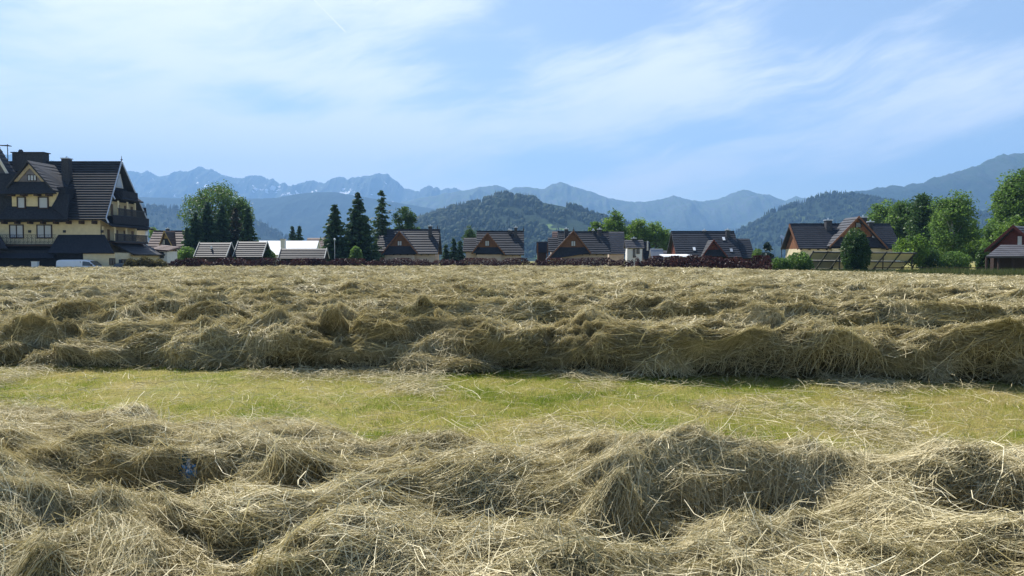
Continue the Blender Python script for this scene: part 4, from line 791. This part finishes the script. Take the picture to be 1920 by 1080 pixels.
# bright trees behind the right-hand cottages
for i, (x, t, h, b_, lb) in enumerate(((1152, 397, 23, 470, 'tallest bright green tree above the grey tiled roof'), (1196, 404, 22, 470, 'bright green tree directly above the white-walled cottage'), (1228, 416, 24, 475, 'bright green tree above the dark annexe'), (1247, 430, 17, 478, 'round bright green tree touching the long red gabled house'),
                                       (1120, 414, 18, 455, 'bright green tree peeping over the ridge of the sweeping gable cottage'), (1175, 426, 22, 470, 'lower bright green tree between the two tall ones'))): broadleaf(lb, x, t, h, 152 + i, b_, m_leaf_b, 60 + i, .8, .36)
conifer('small blue-green spruce right of the purple hedge end', 1438, 455, 17, 99, 71, leafy('blue_needles', [(0, (.014, .03, .024)), (1, (.05, .085, .065))], .15)); bush('yellow-green bush behind the small blue-green spruce', 1420, 466, 12, 106, m_leaf_b, 72)
bush('dark round tall bush standing before the wide house gable', 1604, 428, 27, 80, m_leaf_d, 73, dens=3.2, leaf=.22); bush('spreading green bush at the left end of the solar array', 1497, 472, 25, 81, m_leaf, 74, dens=1.3, leaf=.22); bush('low weedy bush between the hedge end and the spreading bush', 1462, 482, 20, 79, m_leaf, 76, leaf=.22)
# trees on the right
for i, (x, t, h, Z, b_, mt, lb) in enumerate(((1652, 374, 30, 128, 480, m_leaf, 'rounded tree directly behind the right end of the wide house roof'), (1690, 368, 28, 124, 480, m_leaf, 'second rounded tree behind the wide house, left of the tall birch'), (1727, 351, 24, 118, 490, m_leaf_d, 'tall darker tree just left of the big birch'),
        (1836, 428, 34, 112, 500, m_leaf_b, 'bright green tree right of the big birch'), (1760, 385, 28, 120, 500, m_leaf, 'mid green crown filling the gap left of the big birch'), (1632, 398, 20, 132, 480, m_leaf_b, 'small bright tree at the left end of the right-hand wood'), (1816, 408, 24, 116, 500, m_leaf, 'mid green crown showing just right of the big birch'), (1900, 400, 30, 98, 500, m_leaf_b, 'bright leafy crown above the red timber house'), (1868, 400, 26, 108, 495, m_leaf, 'mid green tree below the tallest tree at the right edge'), (1912, 292, 46, 104, 470, m_leaf, 'tallest tree, cut by the right edge of the view'), (1886, 330, 27, 106, 480, m_leaf, 'loose tall tree crown leaning left of the tallest right-hand tree'))): broadleaf(lb, x, t, h, Z, b_, mt, 80 + i, 1.1, .34, clump=.16)
broadleaf('big birch with a pale trunk, the broadest of the right-hand trees', 1783, 346, 45, 96, 500, m_leaf, 91, 1.7, .28, name='birch_tree', bark=m_birch_bark, clump=.15)
broadleaf('low bright green tree at the right end of the solar array', 1708, 442, 36, 88, 502, m_leaf_b, 92, 1.1, .26); broadleaf('bright green tree beside the red timber house', 1858, 452, 26, 84, 500, m_leaf_b, 93, .9, .26)
bush('dark bush left of the red timber house awning', 1846, 462, 16, 72, m_leaf_d, 94, dens=1.5); bush('low green bush under the big birch', 1790, 470, 28, 86, m_leaf, 95, dens=1.8); bush('tall dark green bush under the right-hand trees', 1740, 462, 20, 89, m_leaf_d, 96, dens=1.4)
broadleaf('small green tree between the hotel and the ochre house', 292, 424, 13, 150, 450, m_leaf_b, 97, .5, .3)
# olive shrubs by the hotel
for i, (x, t, h, lb) in enumerate(((248, 485, 16, 'olive shrub nearest the parked car'), (272, 482, 17, 'tallest olive shrub before the white annexe'), (298, 485, 17, 'olive shrub touching the left end of the purple hedge'))): bush(lb, x, t, h, 86 + i * .6, m_olive, 100 + i, dens=1.1, leaf=.2, group='olive shrubs by the hotel')
def hedge(label, pts, seed, top, n, width=.9):
    rg = np.random.default_rng(seed); pts = np.array(pts, float); seg = np.linalg.norm(np.diff(pts[:, :2], axis=0), axis=1); cum = np.concatenate([[0], np.cumsum(seg)]); t = rg.random(n) * cum[-1]
    x = np.interp(t, cum, pts[:, 0]); y = np.interp(t, cum, pts[:, 1]); h = np.interp(t, cum, pts[:, 2]); bump = .52 + .8 * fbm(t / 1.5, t * 0, seed, 3); a = rg.random(n) * math.pi; r = rg.random(n) ** .4
    z = GZ + .05 + (h - GZ) * np.minimum(np.abs(np.sin(a)) * r * bump * 1.18, 1.08); y = y + np.cos(a) * r * width * (.8 + .4 * bump); c = np.stack([x + rg.normal(size=n) * .05, y, z], 1)
    V, Fc = quads(c, rg.normal(size=(n, 3)) + [0, 0, .5], .2 * rg.uniform(.6, 1.5, n), .55, rg); tt = np.clip(fbm(t / 1.2, z * 1.5, seed + 2, 3) * 1.2 - .2 + rg.normal(size=n) * .14, 0, 1)
    root = empty('hedge', (pts[:, 0].mean(), pts[:, 1].mean(), GZ), label, 'hedge', 'purple hedges at the field edge'); np_mesh('foliage', V, Fc, m_red, root, col=np.repeat(tt, 4))
def hp(px, Z, top): return (PX(px, Z), Z, PZ(top, Z))
hedge('long bushy purple-red hedge in front of the timber cottages', [hp(308, 91, 489), hp(380, 97, 487), hp(520, 101, 487), hp(640, 103, 488), hp(760, 104, 487), hp(900, 105, 487), hp(1040, 105, 487), hp(1188, 102, 486)], 110, 0, 42000)
hedge('taller trimmed purple-red hedge before the long red gabled house', [hp(1192, 99, 484), hp(1300, 90, 483), hp(1444, 77, 484)], 111, 0, 19000, .8)
# rough grass along the far right edge of the field
m_blade = leafy('meadow_grass_blades', [(0, (.15, .22, .030)), (.35, (.29, .32, .055)), (.65, (.41, .385, .11)), (1, (.52, .44, .22))], .4, .6, .1)
def blades(name, x, y, z, h, w, seed, tint, lean=.5, mat=None, parent=None):
    rg = np.random.default_rng(seed); n = len(x); an = rg.random(n) * 6.283; l = rg.normal(size=n) * lean * h; la = rg.random(n) * 6.283
    s = np.stack([np.cos(an), np.sin(an), 0 * an], 1) * w[:, None] * .5; b0 = np.stack([x, y, z], 1); tp = b0 + np.stack([l * np.cos(la), l * np.sin(la), h], 1)
    V = np.stack([b0 - s, b0 + s, tp], 1).reshape(-1, 3); return np_mesh(name, V, np.arange(3 * n).reshape(n, 3), mat or m_blade, parent, col=np.repeat(tint, 3))
m_rough = leafy('rough_grass_blades', [(0, (.035, .060, .020)), (.5, (.075, .10, .034)), (1, (.17, .16, .075))], .35, .6, .1)
rg = np.random.default_rng(7); n = 60000; px_ = rg.uniform(1436, 1960, n); Zr = field_edge((px_ - 960) / F * 68) + rg.uniform(.3, 14, n); X = (px_ - 960) / F * Zr
tag(blades('rough_grass', X, Zr, ground_z(X, Zr) - .02, rg.uniform(.35, 1.05, n) * (.6 + .6 * fbm(X * .5, Zr * .5, 44, 3)), np.full(n, .05), 8, np.clip(rg.random(n) * .8 + .1, 0, 1), .3, m_rough), kind='stuff')
# a thin rail fence under the right-hand trees
fe = empty('rail_fence', (PX(1760, 74), 74, GZ), 'thin weathered rail fence under the right-hand trees', 'fence'); fp = [(1640, 75.5), (1690, 74.6), (1740, 73.5), (1790, 72.2), (1840, 70.6)]
for (a, Z) in fp: MB().tube((PX(a, Z), Z, GZ - .1), (PX(a, Z), Z, PZ(500, Z)), .06, .05, 8).build('post', m_frame, fe)
for zz in (502, 506.5): 
    mb = MB(); [mb.beam((PX(a, Z), Z - .06, PZ(zz, Z)), (PX(a2, Z2), Z2 - .06, PZ(zz, Z2)), .05, .09) for (a, Z), (a2, Z2) in zip(fp, fp[1:])]; mb.build('rail', m_frame, fe)
# ---------------------------------------------------------------- hay
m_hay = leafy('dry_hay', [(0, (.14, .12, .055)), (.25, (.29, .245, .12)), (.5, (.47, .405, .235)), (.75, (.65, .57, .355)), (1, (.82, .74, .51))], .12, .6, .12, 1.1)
b = MT('hay_shade_mat'); co = b.coord(); m_hay_shade_mat = b.done(b.pbr(b.mix(1.0, b.ramp(b.noise(co, 2.2, 5, .6), [(.3, (.075, .062, .03)), (.55, (.12, .10, .05)), (.75, (.16, .135, .07))]), b.ramp(b.noise(b.coord((30, 60, 30)), 1, 5, .7), [(.3, (.5, .5, .5)), (.7, (1.3, 1.3, 1.3))]), 'MULTIPLY'), .9, .1, 0, b.noise(b.coord((25, 60, 25)), 1, 5, .7), 1.0, .04))  # packed hay, colour darkened to stand for shade deep inside the heap
class Field:
    """height, combing direction and tint of the hay on a regular grid; lumps are stamped on top of each other"""
    def __init__(s, x0, x1, y0, y1, res):
        s.x0, s.y0, s.res = x0, y0, res; s.nx = int((x1 - x0) / res) + 1; s.ny = int((y1 - y0) / res) + 1
        s.X, s.Y = np.meshgrid(x0 + np.arange(s.nx) * res, y0 + np.arange(s.ny) * res); s.H = np.zeros((s.ny, s.nx), np.float32); s.D = np.zeros_like(s.H); s.T = np.full_like(s.H, .45); s.row = np.zeros(s.H.shape, np.int8)
    def stamp(s, cx, cy, a, b, an, z0, h, d, t, curl=0, p=.5):
        r = max(a, b); i0, i1 = int((cy - r - s.y0) / s.res), int((cy + r - s.y0) / s.res) + 2; j0, j1 = int((cx - r - s.x0) / s.res), int((cx + r - s.x0) / s.res) + 2
        i0, j0, i1, j1 = max(i0, 0), max(j0, 0), min(i1, s.ny), min(j1, s.nx)
        if i1 <= i0 or j1 <= j0: return
        dx = s.X[i0:i1, j0:j1] - cx; dy = s.Y[i0:i1, j0:j1] - cy; c, q = math.cos(an), math.sin(an); u = (dx * c + dy * q) / a; v = (-dx * q + dy * c) / b; r2 = u * u + v * v
        z = z0 + h * np.clip(1 - r2, 0, 1) ** p; H = s.H[i0:i1, j0:j1]; m = (r2 < 1) & (z > H); H[m] = z[m]; s.D[i0:i1, j0:j1][m] = (d + curl * (u + v * .5))[m]; s.T[i0:i1, j0:j1][m] = t
    def samp(s, G, x, y):
        u = np.clip((x - s.x0) / s.res, 0, s.nx - 1.001); v = np.clip((y - s.y0) / s.res, 0, s.ny - 1.001); i = v.astype(int); j = u.astype(int); fu = u - j; fv = v - i
        return (G[i, j] * (1 - fu) + G[i, j + 1] * fu) * (1 - fv) + (G[i + 1, j] * (1 - fu) + G[i + 1, j + 1] * fu) * fv
    def near(s, G, x, y):
        return G[np.clip(((y - s.y0) / s.res + .5).astype(int), 0, s.ny - 1), np.clip(((x - s.x0) / s.res + .5).astype(int), 0, s.nx - 1)]
SL = -.165                                                     # the windrows run slightly towards the viewer on the right
def row_y(y0, x, k): return y0 + SL * x + .35 * (vnoise(x * .22, x * 0 + k * 7.3, 50 + k) - .5) * 2
ROWS = [(4.35, 1.65, .46), (11.95, 1.60, .72), (19.9, 1.9, .66), (27.4, 2.3, .64)]
NF = Field(-24, 24, 1.0, 30.5, .035); rg = np.random.default_rng(1234)
for k, (y0, hw, hh) in enumerate(ROWS):
    cy = row_y(y0, NF.X, k); w = hw * (.85 + .2 * vnoise(NF.X * .45, NF.X * 0 + k, 70 + k)); t = (NF.Y - cy) / w; p = np.clip(1 - t * t, 0, 1)
    if k == 1: p = np.where(t < 0, np.clip(1 - np.abs(t) ** (2 + 2.5 * fbm(NF.X * .5, NF.X * 0 + 4, 71, 2)), 0, 1), p)            # the second windrow has a steep near face
    hz0 = hh * (.25 + .70 * fbm(NF.X * .6, NF.Y * .8, 80 + k, 3)) * p ** .6
    m = hz0 > NF.H; NF.H[m] = hz0[m]; NF.row[np.abs(t) < 1.25] = k + 1
    NF.D[m] = (math.atan(SL) + 2.2 * (fbm(NF.X * .55, NF.Y * .55, 90 + k, 2) - .5))[m]
    nl = int(48 * 1.0 * (hw * 2) * (1.5 if k == 0 else 1.1))
    for _ in range(nl):
        x = rg.uniform(-24, 24) if k else rg.uniform(-9, 9); tt = rg.uniform(-1, 1); tt = np.sign(tt) * abs(tt) ** .8; yc = row_y(y0, np.array([x]), k)[0]; y = yc + tt * hw * .9; pr = (1 - tt * tt * .8)
        a = rg.uniform(.22, .70) * (1 if k else .75); b_ = a * rg.uniform(.45, .85); base = hh * pr * rg.uniform(.05, .55)
        NF.stamp(x, y, a, b_, rg.normal() * .6 + math.atan(SL), base, hh * rg.uniform(.3, .62) * (.5 + .5 * pr) * (1 if k else .78), rg.normal() * .75 + math.atan(SL), rg.random(), rg.normal() * .9, .5)
# the shapes that stand out in the nearest windrow and the second one
def mound(px, py_top, Z, a, b_, an, t, d, curl=.6, frac=.75):
    z = PZ(py_top + (48 if Z < 8 else 9), Z); NF.stamp(PX(px, Z), Z, a, b_, an, z * (1 - frac), z * frac, d, t, curl, .55)
for m in ((1255, 778, 4.95, .42, .30, .1, .55, .5, 1.0), (1360, 815, 4.7, .36, .24, -.4, .35, -.6, 1.0), (1720, 800, 4.65, .42, .26, -.2, .5, .2, .8), (1830, 840, 4.4, .34, .22, .3, .6, .9, .8), (520, 772, 5.6, .75, .5, -.1, .6, .1, .8), (170, 800, 5.2, .5, .35, .2, .45, -.3), (720, 800, 5.3, .45, .36, 0, .2, .6), (1560, 850, 4.5, .5, .3, .4, .55, .5), (860, 880, 4.3, .7, .25, .5, .6, .45),
          (330, 830, 5.0, .55, .28, .35, .5, .4), (90, 900, 4.2, .6, .25, .3, .6, .35), (640, 940, 3.9, .55, .22, -.3, .5, -.3), (1130, 850, 4.6, .6, .3, .5, .6, .6)): mound(*m)
for m in ((150, 588, 12.4, 1.1, .8, .1, .35, .4), (430, 604, 12.0, .9, .6, 0, .5, .1), (900, 600, 11.7, 1.3, .7, -.1, .5, .1), (1260, 618, 11.0, 1.1, .7, -.2, .55, -.1), (1500, 606, 10.6, 1.2, .8, -.2, .5, .3), (1800, 600, 10.4, 1.0, .8, -.2, .5, .1)): mound(*m)
for _ in range(46):                                            # clumps spilled at the foot of the second windrow
    x = rg.uniform(-9, 9); y = row_y(11.95, np.array([x]), 1)[0] - rg.uniform(1.05, 1.75); a = rg.uniform(.2, .55); NF.stamp(x, y, a, a * rg.uniform(.4, .8), rg.normal() * .5, 0, rg.uniform(.05, .24), rg.normal() * .9, rg.random(), rg.normal(), .6); 
j_ = (NF.row == 0) & (NF.H > .03) & (NF.Y > 8.4) & (NF.Y < 12); NF.row[j_] = 2
# hollows
def hollow(px, py, Z, a, b_, depth):
    p = P(px, py, Z); dx = (NF.X - p[0]) / a; dy = (NF.Y - p[1]) / b_; NF.H[:] = NF.H - depth * np.exp(-(dx * dx + dy * dy) * 1.4) * (NF.H > .05); np.clip(NF.H, 0, None, out=NF.H)
hollow(340, 900, 4.5, .6, .26, .36); hollow(1340, 925, 4.2, .45, .2, .4); hollow(1450, 890, 4.35, .4, .18, .35); hollow(1520, 1000, 3.9, .3, .2, .3); hollow(1240, 1010, 3.85, .3, .2, .35); hollow(600, 890, 4.4, .35, .15, .2); hollow(740, 860, 4.9, .45, .22, .3); hollow(1800, 900, 4.2, .5, .25, .35); hollow(1180, 1050, 3.7, .4, .2, .25); hollow(150, 1010, 3.8, .5, .2, .2); hollow(950, 1000, 3.85, .4, .2, .2)
def rid(x, y, sd): return 1 - np.abs(2 * fbm(x, y, sd, 3) - 1)
wx = .25 * (fbm(NF.X * 2, NF.Y * 2, 95, 2) - .5); rl = .22 * (rid(NF.X * 1.7 + wx * 3, NF.Y * 2.2, 96) - .72) + .16 * (rid(NF.X * 4.1 + wx * 6, NF.Y * 5.0, 97) - .72) + .07 * (fbm(NF.X * 11, NF.Y * 12, 98, 2) - .5)
NF.H = np.where(NF.H > .05, np.maximum(NF.H + rl * np.clip(NF.H / .25, .15, 1.15) * np.where(NF.Y > 8.4, 1.15, 1.0), .04), NF.H).astype(np.float32)
NF.D += (2.6 * (fbm(NF.X * 3.0, NF.Y * 3.0, 93, 3) - .5)).astype(np.float32); NF.T = np.clip(NF.T + .8 * (fbm(NF.X * 2.4, NF.Y * 2.8, 94, 3) - .5), 0, 1).astype(np.float32)
def lean(V, k0=.75, k1=.9, sc=.8):
    """heaps topple towards the viewer like breaking waves, so their near faces overhang"""
    x, y, z = V[:, 0], V[:, 1], np.clip(V[:, 2], 0, 2); s = k0 + k1 * (fbm(x * sc, y * sc * .7, 401, 2) - .5) * 2; q = (fbm(x * sc * .8 + 9, y * sc * .8, 402, 2) - .5) * 1.4
    V = V.copy(); V[:, 1] -= np.clip(s, -.1, 1.6) * z; V[:, 0] += q * z; return V
def ribbons(name, mat, Fd, x, y, length, width, npt, seed, jit=.30, wild=.06, off=.03, lift=.06, tjit=.17, tbase=0.0, parent=None, zfun=None, bend=1.0, thin=.0):
    """hay stalks: thin ribbons that follow the combing direction over the heaped surface, some sticking out"""
    rg = np.random.default_rng(seed)
    if thin:                                # fewer stalks on steep faces towards the viewer, so the shade-coloured sheet shows
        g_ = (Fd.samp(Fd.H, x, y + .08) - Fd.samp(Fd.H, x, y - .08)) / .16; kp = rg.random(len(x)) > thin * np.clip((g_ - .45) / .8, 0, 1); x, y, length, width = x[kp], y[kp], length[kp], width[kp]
    n = len(x); hd = Fd.near(Fd.D, x, y) + rg.normal(size=n) * jit + (rg.random(n) < .5) * math.pi; gx = (Fd.samp(Fd.H, x + .06, y) - Fd.samp(Fd.H, x - .06, y)) / .12; gy = (Fd.samp(Fd.H, x, y + .06) - Fd.samp(Fd.H, x, y - .06)) / .12; gm = np.hypot(gx, gy); ct = np.arctan2(gx, -gy); wc = np.clip((gm - .5) / .7, 0, .9) * (rg.random(n) < .75)
    df = (ct - hd + math.pi / 2) % math.pi - math.pi / 2; hd = hd + df * wc; wl = rg.random(n) < wild; hd = np.where(wl, rg.random(n) * 6.283, hd)
    cv = rg.normal(size=n) * bend / np.maximum(length, .05) * .28; st = length / (npt - 1); px_, py_ = x - np.cos(hd) * length * .5, y - np.sin(hd) * length * .5; pts = []
    o = rg.random(n) ** 1.15 * off; li = np.where(rg.random(n) < .35, rg.random(n) * lift, rg.random(n) * lift * .15) + wl * rg.random(n) * lift; sg = rg.random(n) < .5; ar = rg.random(n) * .03
    for i in range(npt):
        s = i / (npt - 1); z = Fd.samp(Fd.H, px_, py_) + o + np.where(sg, s, 1 - s) ** 2 * li + ar * math.sin(math.pi * s) - .01
        pts.append(np.stack([px_, py_, z], 1)); px_ = px_ + np.cos(hd) * st; py_ = py_ + np.sin(hd) * st; hd = hd + cv * st * 2
    Pp = np.stack(pts, 1); z = Pp[:, :, 2].copy(); z[:, 1:-1] = np.maximum(z[:, 1:-1], (z[:, :-2] + z[:, 2:]) * .5 - .02 * 0); Pp[:, :, 2] = z * .7 + Pp[:, :, 2] * .3
    if zfun is not None: Pp[:, :, 2] += zfun(Pp[:, :, 0], Pp[:, :, 1])
    tan = np.gradient(Pp, axis=1); r = rg.normal(size=(n, 1, 3)) * .75 + [0, 0, 1.0]; sd_ = np.cross(tan, r); sd_ /= np.linalg.norm(sd_, axis=2, keepdims=True) + 1e-9
    prof = np.linspace(1, .55, npt)[None, :, None]; wv = sd_ * (width[:, None, None] * .5) * prof
    V = np.stack([Pp - wv, Pp + wv], 2).reshape(-1, 3); k = np.arange(n)[:, None] * (2 * npt) + np.arange(npt - 1)[None] * 2; Fc = np.stack([k, k + 1, k + 3, k + 2], 2).reshape(-1, 4)
    t = np.clip(tbase + Fd.near(Fd.T, x, y) * .45 + .22 + rg.normal(size=n) * tjit, 0, 1)
    return V, Fc, np.repeat(t, 2 * npt)
def surface(Fd, mask, step, sink=.03, zfun=None):
    """the packed hay under the loose stalks, as a sheet of the height field"""
    X, Y, H, m = Fd.X[::step, ::step], Fd.Y[::step, ::step], Fd.H[::step, ::step], mask[::step, ::step]
    ny, nx = H.shape; c = m[:-1, :-1] & m[1:, :-1] & m[:-1, 1:] & m[1:, 1:]; j, i = np.nonzero(c); a = j * nx + i; f = np.stack([a, a + 1, a + nx + 1, a + nx], 1); u, inv = np.unique(f, return_inverse=True)
    z = H - sink + (zfun(X, Y) if zfun is not None else 0); return np.stack([X.ravel()[u], Y.ravel()[u], z.ravel()[u]], 1), inv.reshape(-1, 4)
def join(parts):
    V = []; Fs = []; mi = []; tt = []; o = 0
    for v, f, t, m in parts: V.append(v); Fs.append(f + o); mi.append(np.full(len(f), m)); tt.append(t if t is not None else np.full(len(v), .4)); o += len(v)
    return np.concatenate(V), np.concatenate(Fs), np.concatenate(mi), np.concatenate(tt)
view = np.abs(NF.X) < .74 * NF.Y + 1.0
def pick(n, cond, y0, y1, wfun=None, seed=0):
    """n random spots on the hay between two distances that satisfy cond"""
    rg = np.random.default_rng(seed); out = []
    tot = 0
    while tot < n:
        y = rg.uniform(y0, y1, n); x = rg.uniform(-1, 1, n) * (.74 * y + 1.0); k = cond(x, y)
        if wfun is not None: k &= rg.random(n) < wfun(x, y)
        out.append(np.stack([x[k], y[k]], 1)); tot += k.sum()
    return np.concatenate(out)[:n].T
LBL = ['loose hay windrow heaped along the bottom of the view, nearest the camera', 'second hay windrow, with a dark shaded near face behind the mown green strip', 'third hay windrow, low and lumpy, just beyond the shaded one', 'fourth hay windrow, before the rest of the field turns to even lumps']
CNT = [400000, 290000, 150000, 110000]
for k in range(4):
    inrow = lambda x, y, k=k: (NF.near(NF.row, x, y) == k + 1) & (NF.near(NF.H, x, y) > .045)
    y0, hw, hh = ROWS[k]; ya, yb = max(2.2, y0 - hw - 4.2), y0 + hw + 4.2; n = CNT[k]; parts = []
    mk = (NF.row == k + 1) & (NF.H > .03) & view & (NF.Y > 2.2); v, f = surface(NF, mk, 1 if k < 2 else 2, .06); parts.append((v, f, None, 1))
    wbase = (.0034, .0066, .011, .016)[k]; sc = (1, 1.2, 1.5, 1.8)[k]; rg = np.random.default_rng(300 + k)
    x, y = pick(n, inrow, ya, yb, None, 200 + k)                                                    # short broken tangle
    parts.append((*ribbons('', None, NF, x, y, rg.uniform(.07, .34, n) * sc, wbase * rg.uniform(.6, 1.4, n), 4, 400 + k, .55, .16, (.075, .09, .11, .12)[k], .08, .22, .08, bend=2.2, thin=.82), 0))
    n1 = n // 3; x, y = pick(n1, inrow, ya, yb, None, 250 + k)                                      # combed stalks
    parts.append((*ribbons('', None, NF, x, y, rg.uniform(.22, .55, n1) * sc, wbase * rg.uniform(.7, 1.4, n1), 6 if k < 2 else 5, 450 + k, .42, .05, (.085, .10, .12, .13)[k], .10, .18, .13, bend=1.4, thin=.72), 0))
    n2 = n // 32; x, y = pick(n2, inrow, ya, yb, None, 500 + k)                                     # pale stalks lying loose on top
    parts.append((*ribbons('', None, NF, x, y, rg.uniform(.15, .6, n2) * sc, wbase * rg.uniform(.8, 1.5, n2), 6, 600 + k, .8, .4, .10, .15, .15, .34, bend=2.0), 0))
    V, Fc, mi, tt = join(parts); V = lean(V, (.7, 1.2, .95, .95)[k], 1.1); o = np_mesh('hay_windrow', V, Fc, [m_hay, m_hay_shade_mat], midx=mi, col=tt); tag(o, LBL[k], 'hay windrow', 'windrows of drying hay')
# the rest of the field
FF = Field(-84, 78, 29.0, 112.0, .14); rg = np.random.default_rng(77)
edge = field_edge(FF.X); fall = np.clip((edge + .6 - FF.Y) / 1.2, 0, 1) * np.clip((FF.Y - 29.2) / 1.5, 0, 1)
FF.H[:] = .16 + .16 * fbm(FF.X * .25, FF.Y * .25, 5, 3); FF.D[:] = 2.5 * (fbm(FF.X * .4, FF.Y * .4, 6, 2) - .5)
for k in range(11):
    cy = row_y(34.5 + 7.3 * k, FF.X, 10 + k); t = (FF.Y - cy) / 2.4; FF.H[:] = np.maximum(FF.H, .48 * np.clip(1 - t * t, 0, 1) ** .6 * (.6 + .5 * fbm(FF.X * .3, FF.Y * .3, 20 + k, 3)))
for _ in range(9500):
    y = rg.uniform(29, 112); x = rg.uniform(-1, 1) * (.75 * y + 3)
    if y > field_edge(x): continue
    ph = ((y - SL * x - 34.5) / 7.3) % 1; on = abs(ph - round(ph)) < .33; a = rg.uniform(.5, 1.3); FF.stamp(x, y, a, a * rg.uniform(.5, .9), rg.normal() * .5, (.22 if on else .06) * rg.uniform(.6, 1.3), rg.uniform(.16, .36) if on else rg.uniform(.08, .22), rg.normal() * .9, rg.random(), rg.normal() * .6, .5)
FF.H = (FF.H + (.20 * (rid(FF.X * .8, FF.Y * 1.0, 61) - .7) + .12 * (rid(FF.X * 1.9, FF.Y * 2.3, 62) - .7)) * np.clip(FF.H / .3, 0, 1.2)).clip(.03, None); FF.T = np.clip(FF.T + .7 * (fbm(FF.X * .9, FF.Y * 1.1, 63, 3) - .5), 0, 1).astype(np.float32)
FF.H *= (1 - .5 * np.clip((FF.X - 12) / 22, 0, 1)).astype(np.float32); FF.H *= fall.astype(np.float32)
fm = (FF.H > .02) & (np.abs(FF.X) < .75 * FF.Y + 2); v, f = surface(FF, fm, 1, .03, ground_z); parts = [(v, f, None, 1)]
inf = lambda x, y: FF.near(FF.H, x, y) > .06
for (ya, yb, n, w, ln, sd_) in ((29.2, 45, 120000, .022, .7, 700), (45, 70, 120000, .034, .8, 701), (70, 108, 110000, .05, .9, 702)):
    x, y = pick(n, inf, ya, yb, None, sd_); rg = np.random.default_rng(sd_ + 50); parts.append((*ribbons('', None, FF, x, y, ln * rg.uniform(.3, 1.1, n), w * rg.uniform(.5, 1.3, n), 4, sd_ + 10, .4, .15, .10, .16, .25, .14, zfun=ground_z, bend=1.6, thin=.6), 0))
V, Fc, mi, tt = join(parts); V = lean(V, .9, .9, .5); tag(np_mesh('hay', V, Fc, [m_hay, m_hay_shade_mat], midx=mi, col=tt), kind='stuff')
# mown grass between the windrows and scraps of hay lying on it
rg = np.random.default_rng(900)
bare = lambda x, y: NF.near(NF.H, x, y) < .09
x, y = pick(520000, bare, 4.8, 11.5, None, 901); x2, y2 = pick(90000, bare, 12.5, 26, None, 902); x = np.concatenate([x, x2]); y = np.concatenate([y, y2]); n = len(x)
pt = .5 * fbm(x * .7, y * .9, 31, 3) + .5 * fbm(x * 2.6, y * 3.2, 37, 3); ti = np.clip((pt - .5) * 2.4 + .68 + rg.normal(size=n) * .27, 0, 1)
tag(blades('mown_grass', x, y, np.full(n, -.03), rg.uniform(.015, .07, n) * (1 + .5 * (ti < .3)), rg.uniform(.0035, .0075, n) * np.maximum(1, y / 9), 903, ti, .8), kind='stuff')
x, y = pick(46000, bare, 5.0, 24, lambda x, y: np.clip((fbm(x * .9 + 5, y * .9, 33, 3) - .5) * 5, .10, 1), 904); n = len(x)
V, Fc, tt = ribbons('', None, NF, x, y, rg.uniform(.04, .30, n) * (1 + (rg.random(n) < .12)), .0040 * rg.uniform(.7, 1.3, n) * np.maximum(1, y / 8), 5, 905, 1.0, .6, .05, .06, .2, .12)
tag(np_mesh('hay_scraps', V + [0, 0, .02], Fc, m_hay, col=tt), kind='stuff')
# a crumpled wrapper caught in the hollow
# the spot on the toppled hay surface that lies at that place in the hollow
a_ = (NF.Y < 6) & (np.abs(NF.X + 2.0) < 1.2) & (NF.row == 1); q_ = lean(np.stack([NF.X[a_], NF.Y[a_], NF.H[a_]], 1), .7, 1.1)
f_ = np.hypot(q_[:, 0] / q_[:, 1] * F + 960 - 349, (EYE - q_[:, 2]) / q_[:, 1] * F + 485 - 905) < 9; pw = q_[f_][np.argmin(q_[f_][:, 1])] + [0, -.05, .07]; wr = empty('crumpled_wrapper', pw, 'small crumpled blue and white plastic wrapper caught in the near hay', 'wrapper')
def crumple(name, c, u0, u1, v0, v1, seed, dy):
    r = np.random.default_rng(seed); k = 7; uu, vv = np.meshgrid(np.linspace(u0, u1, k), np.linspace(v0, v1, k)); vv2 = vv * (1 + 0); yy = dy + .018 * r.normal(size=(k, k)) + .25 * (uu - u0) ** 2; uu = uu + .006 * r.normal(size=(k, k)) + .25 * (vv - v0) * 0; tp = 1 - .6 * (vv - v0) / (v1 - v0) * (1 if v1 > .05 else .2)
    uu = (u0 + u1) / 2 + (uu - (u0 + u1) / 2) * tp; V = np.stack([uu.ravel() + pw[0], yy.ravel() + pw[1], vv.ravel() + pw[2]], 1); a = (np.arange(k - 1)[:, None] * k + np.arange(k - 1)).ravel()
    o = np_mesh(name, V, np.stack([a, a + 1, a + k + 1, a + k], 1), c, wr); s = o.modifiers.new('solid', 'SOLIDIFY'); s.thickness = .003
def gloss(nm, c): b = MT(nm); return b.done(b.pbr(c, .3, .5))
crumple('blue_side', gloss('blue_plastic', (.07, .22, .46)), -.05, .065, -.05, .035, 1, -.03); crumple('white_side', gloss('white_plastic', (.60, .64, .70)), .0, .03, .0, .07, 2, -.04); crumple('teal_side', gloss('teal_plastic', (.03, .14, .20)), -.04, .012, .0, .10, 3, -.03)
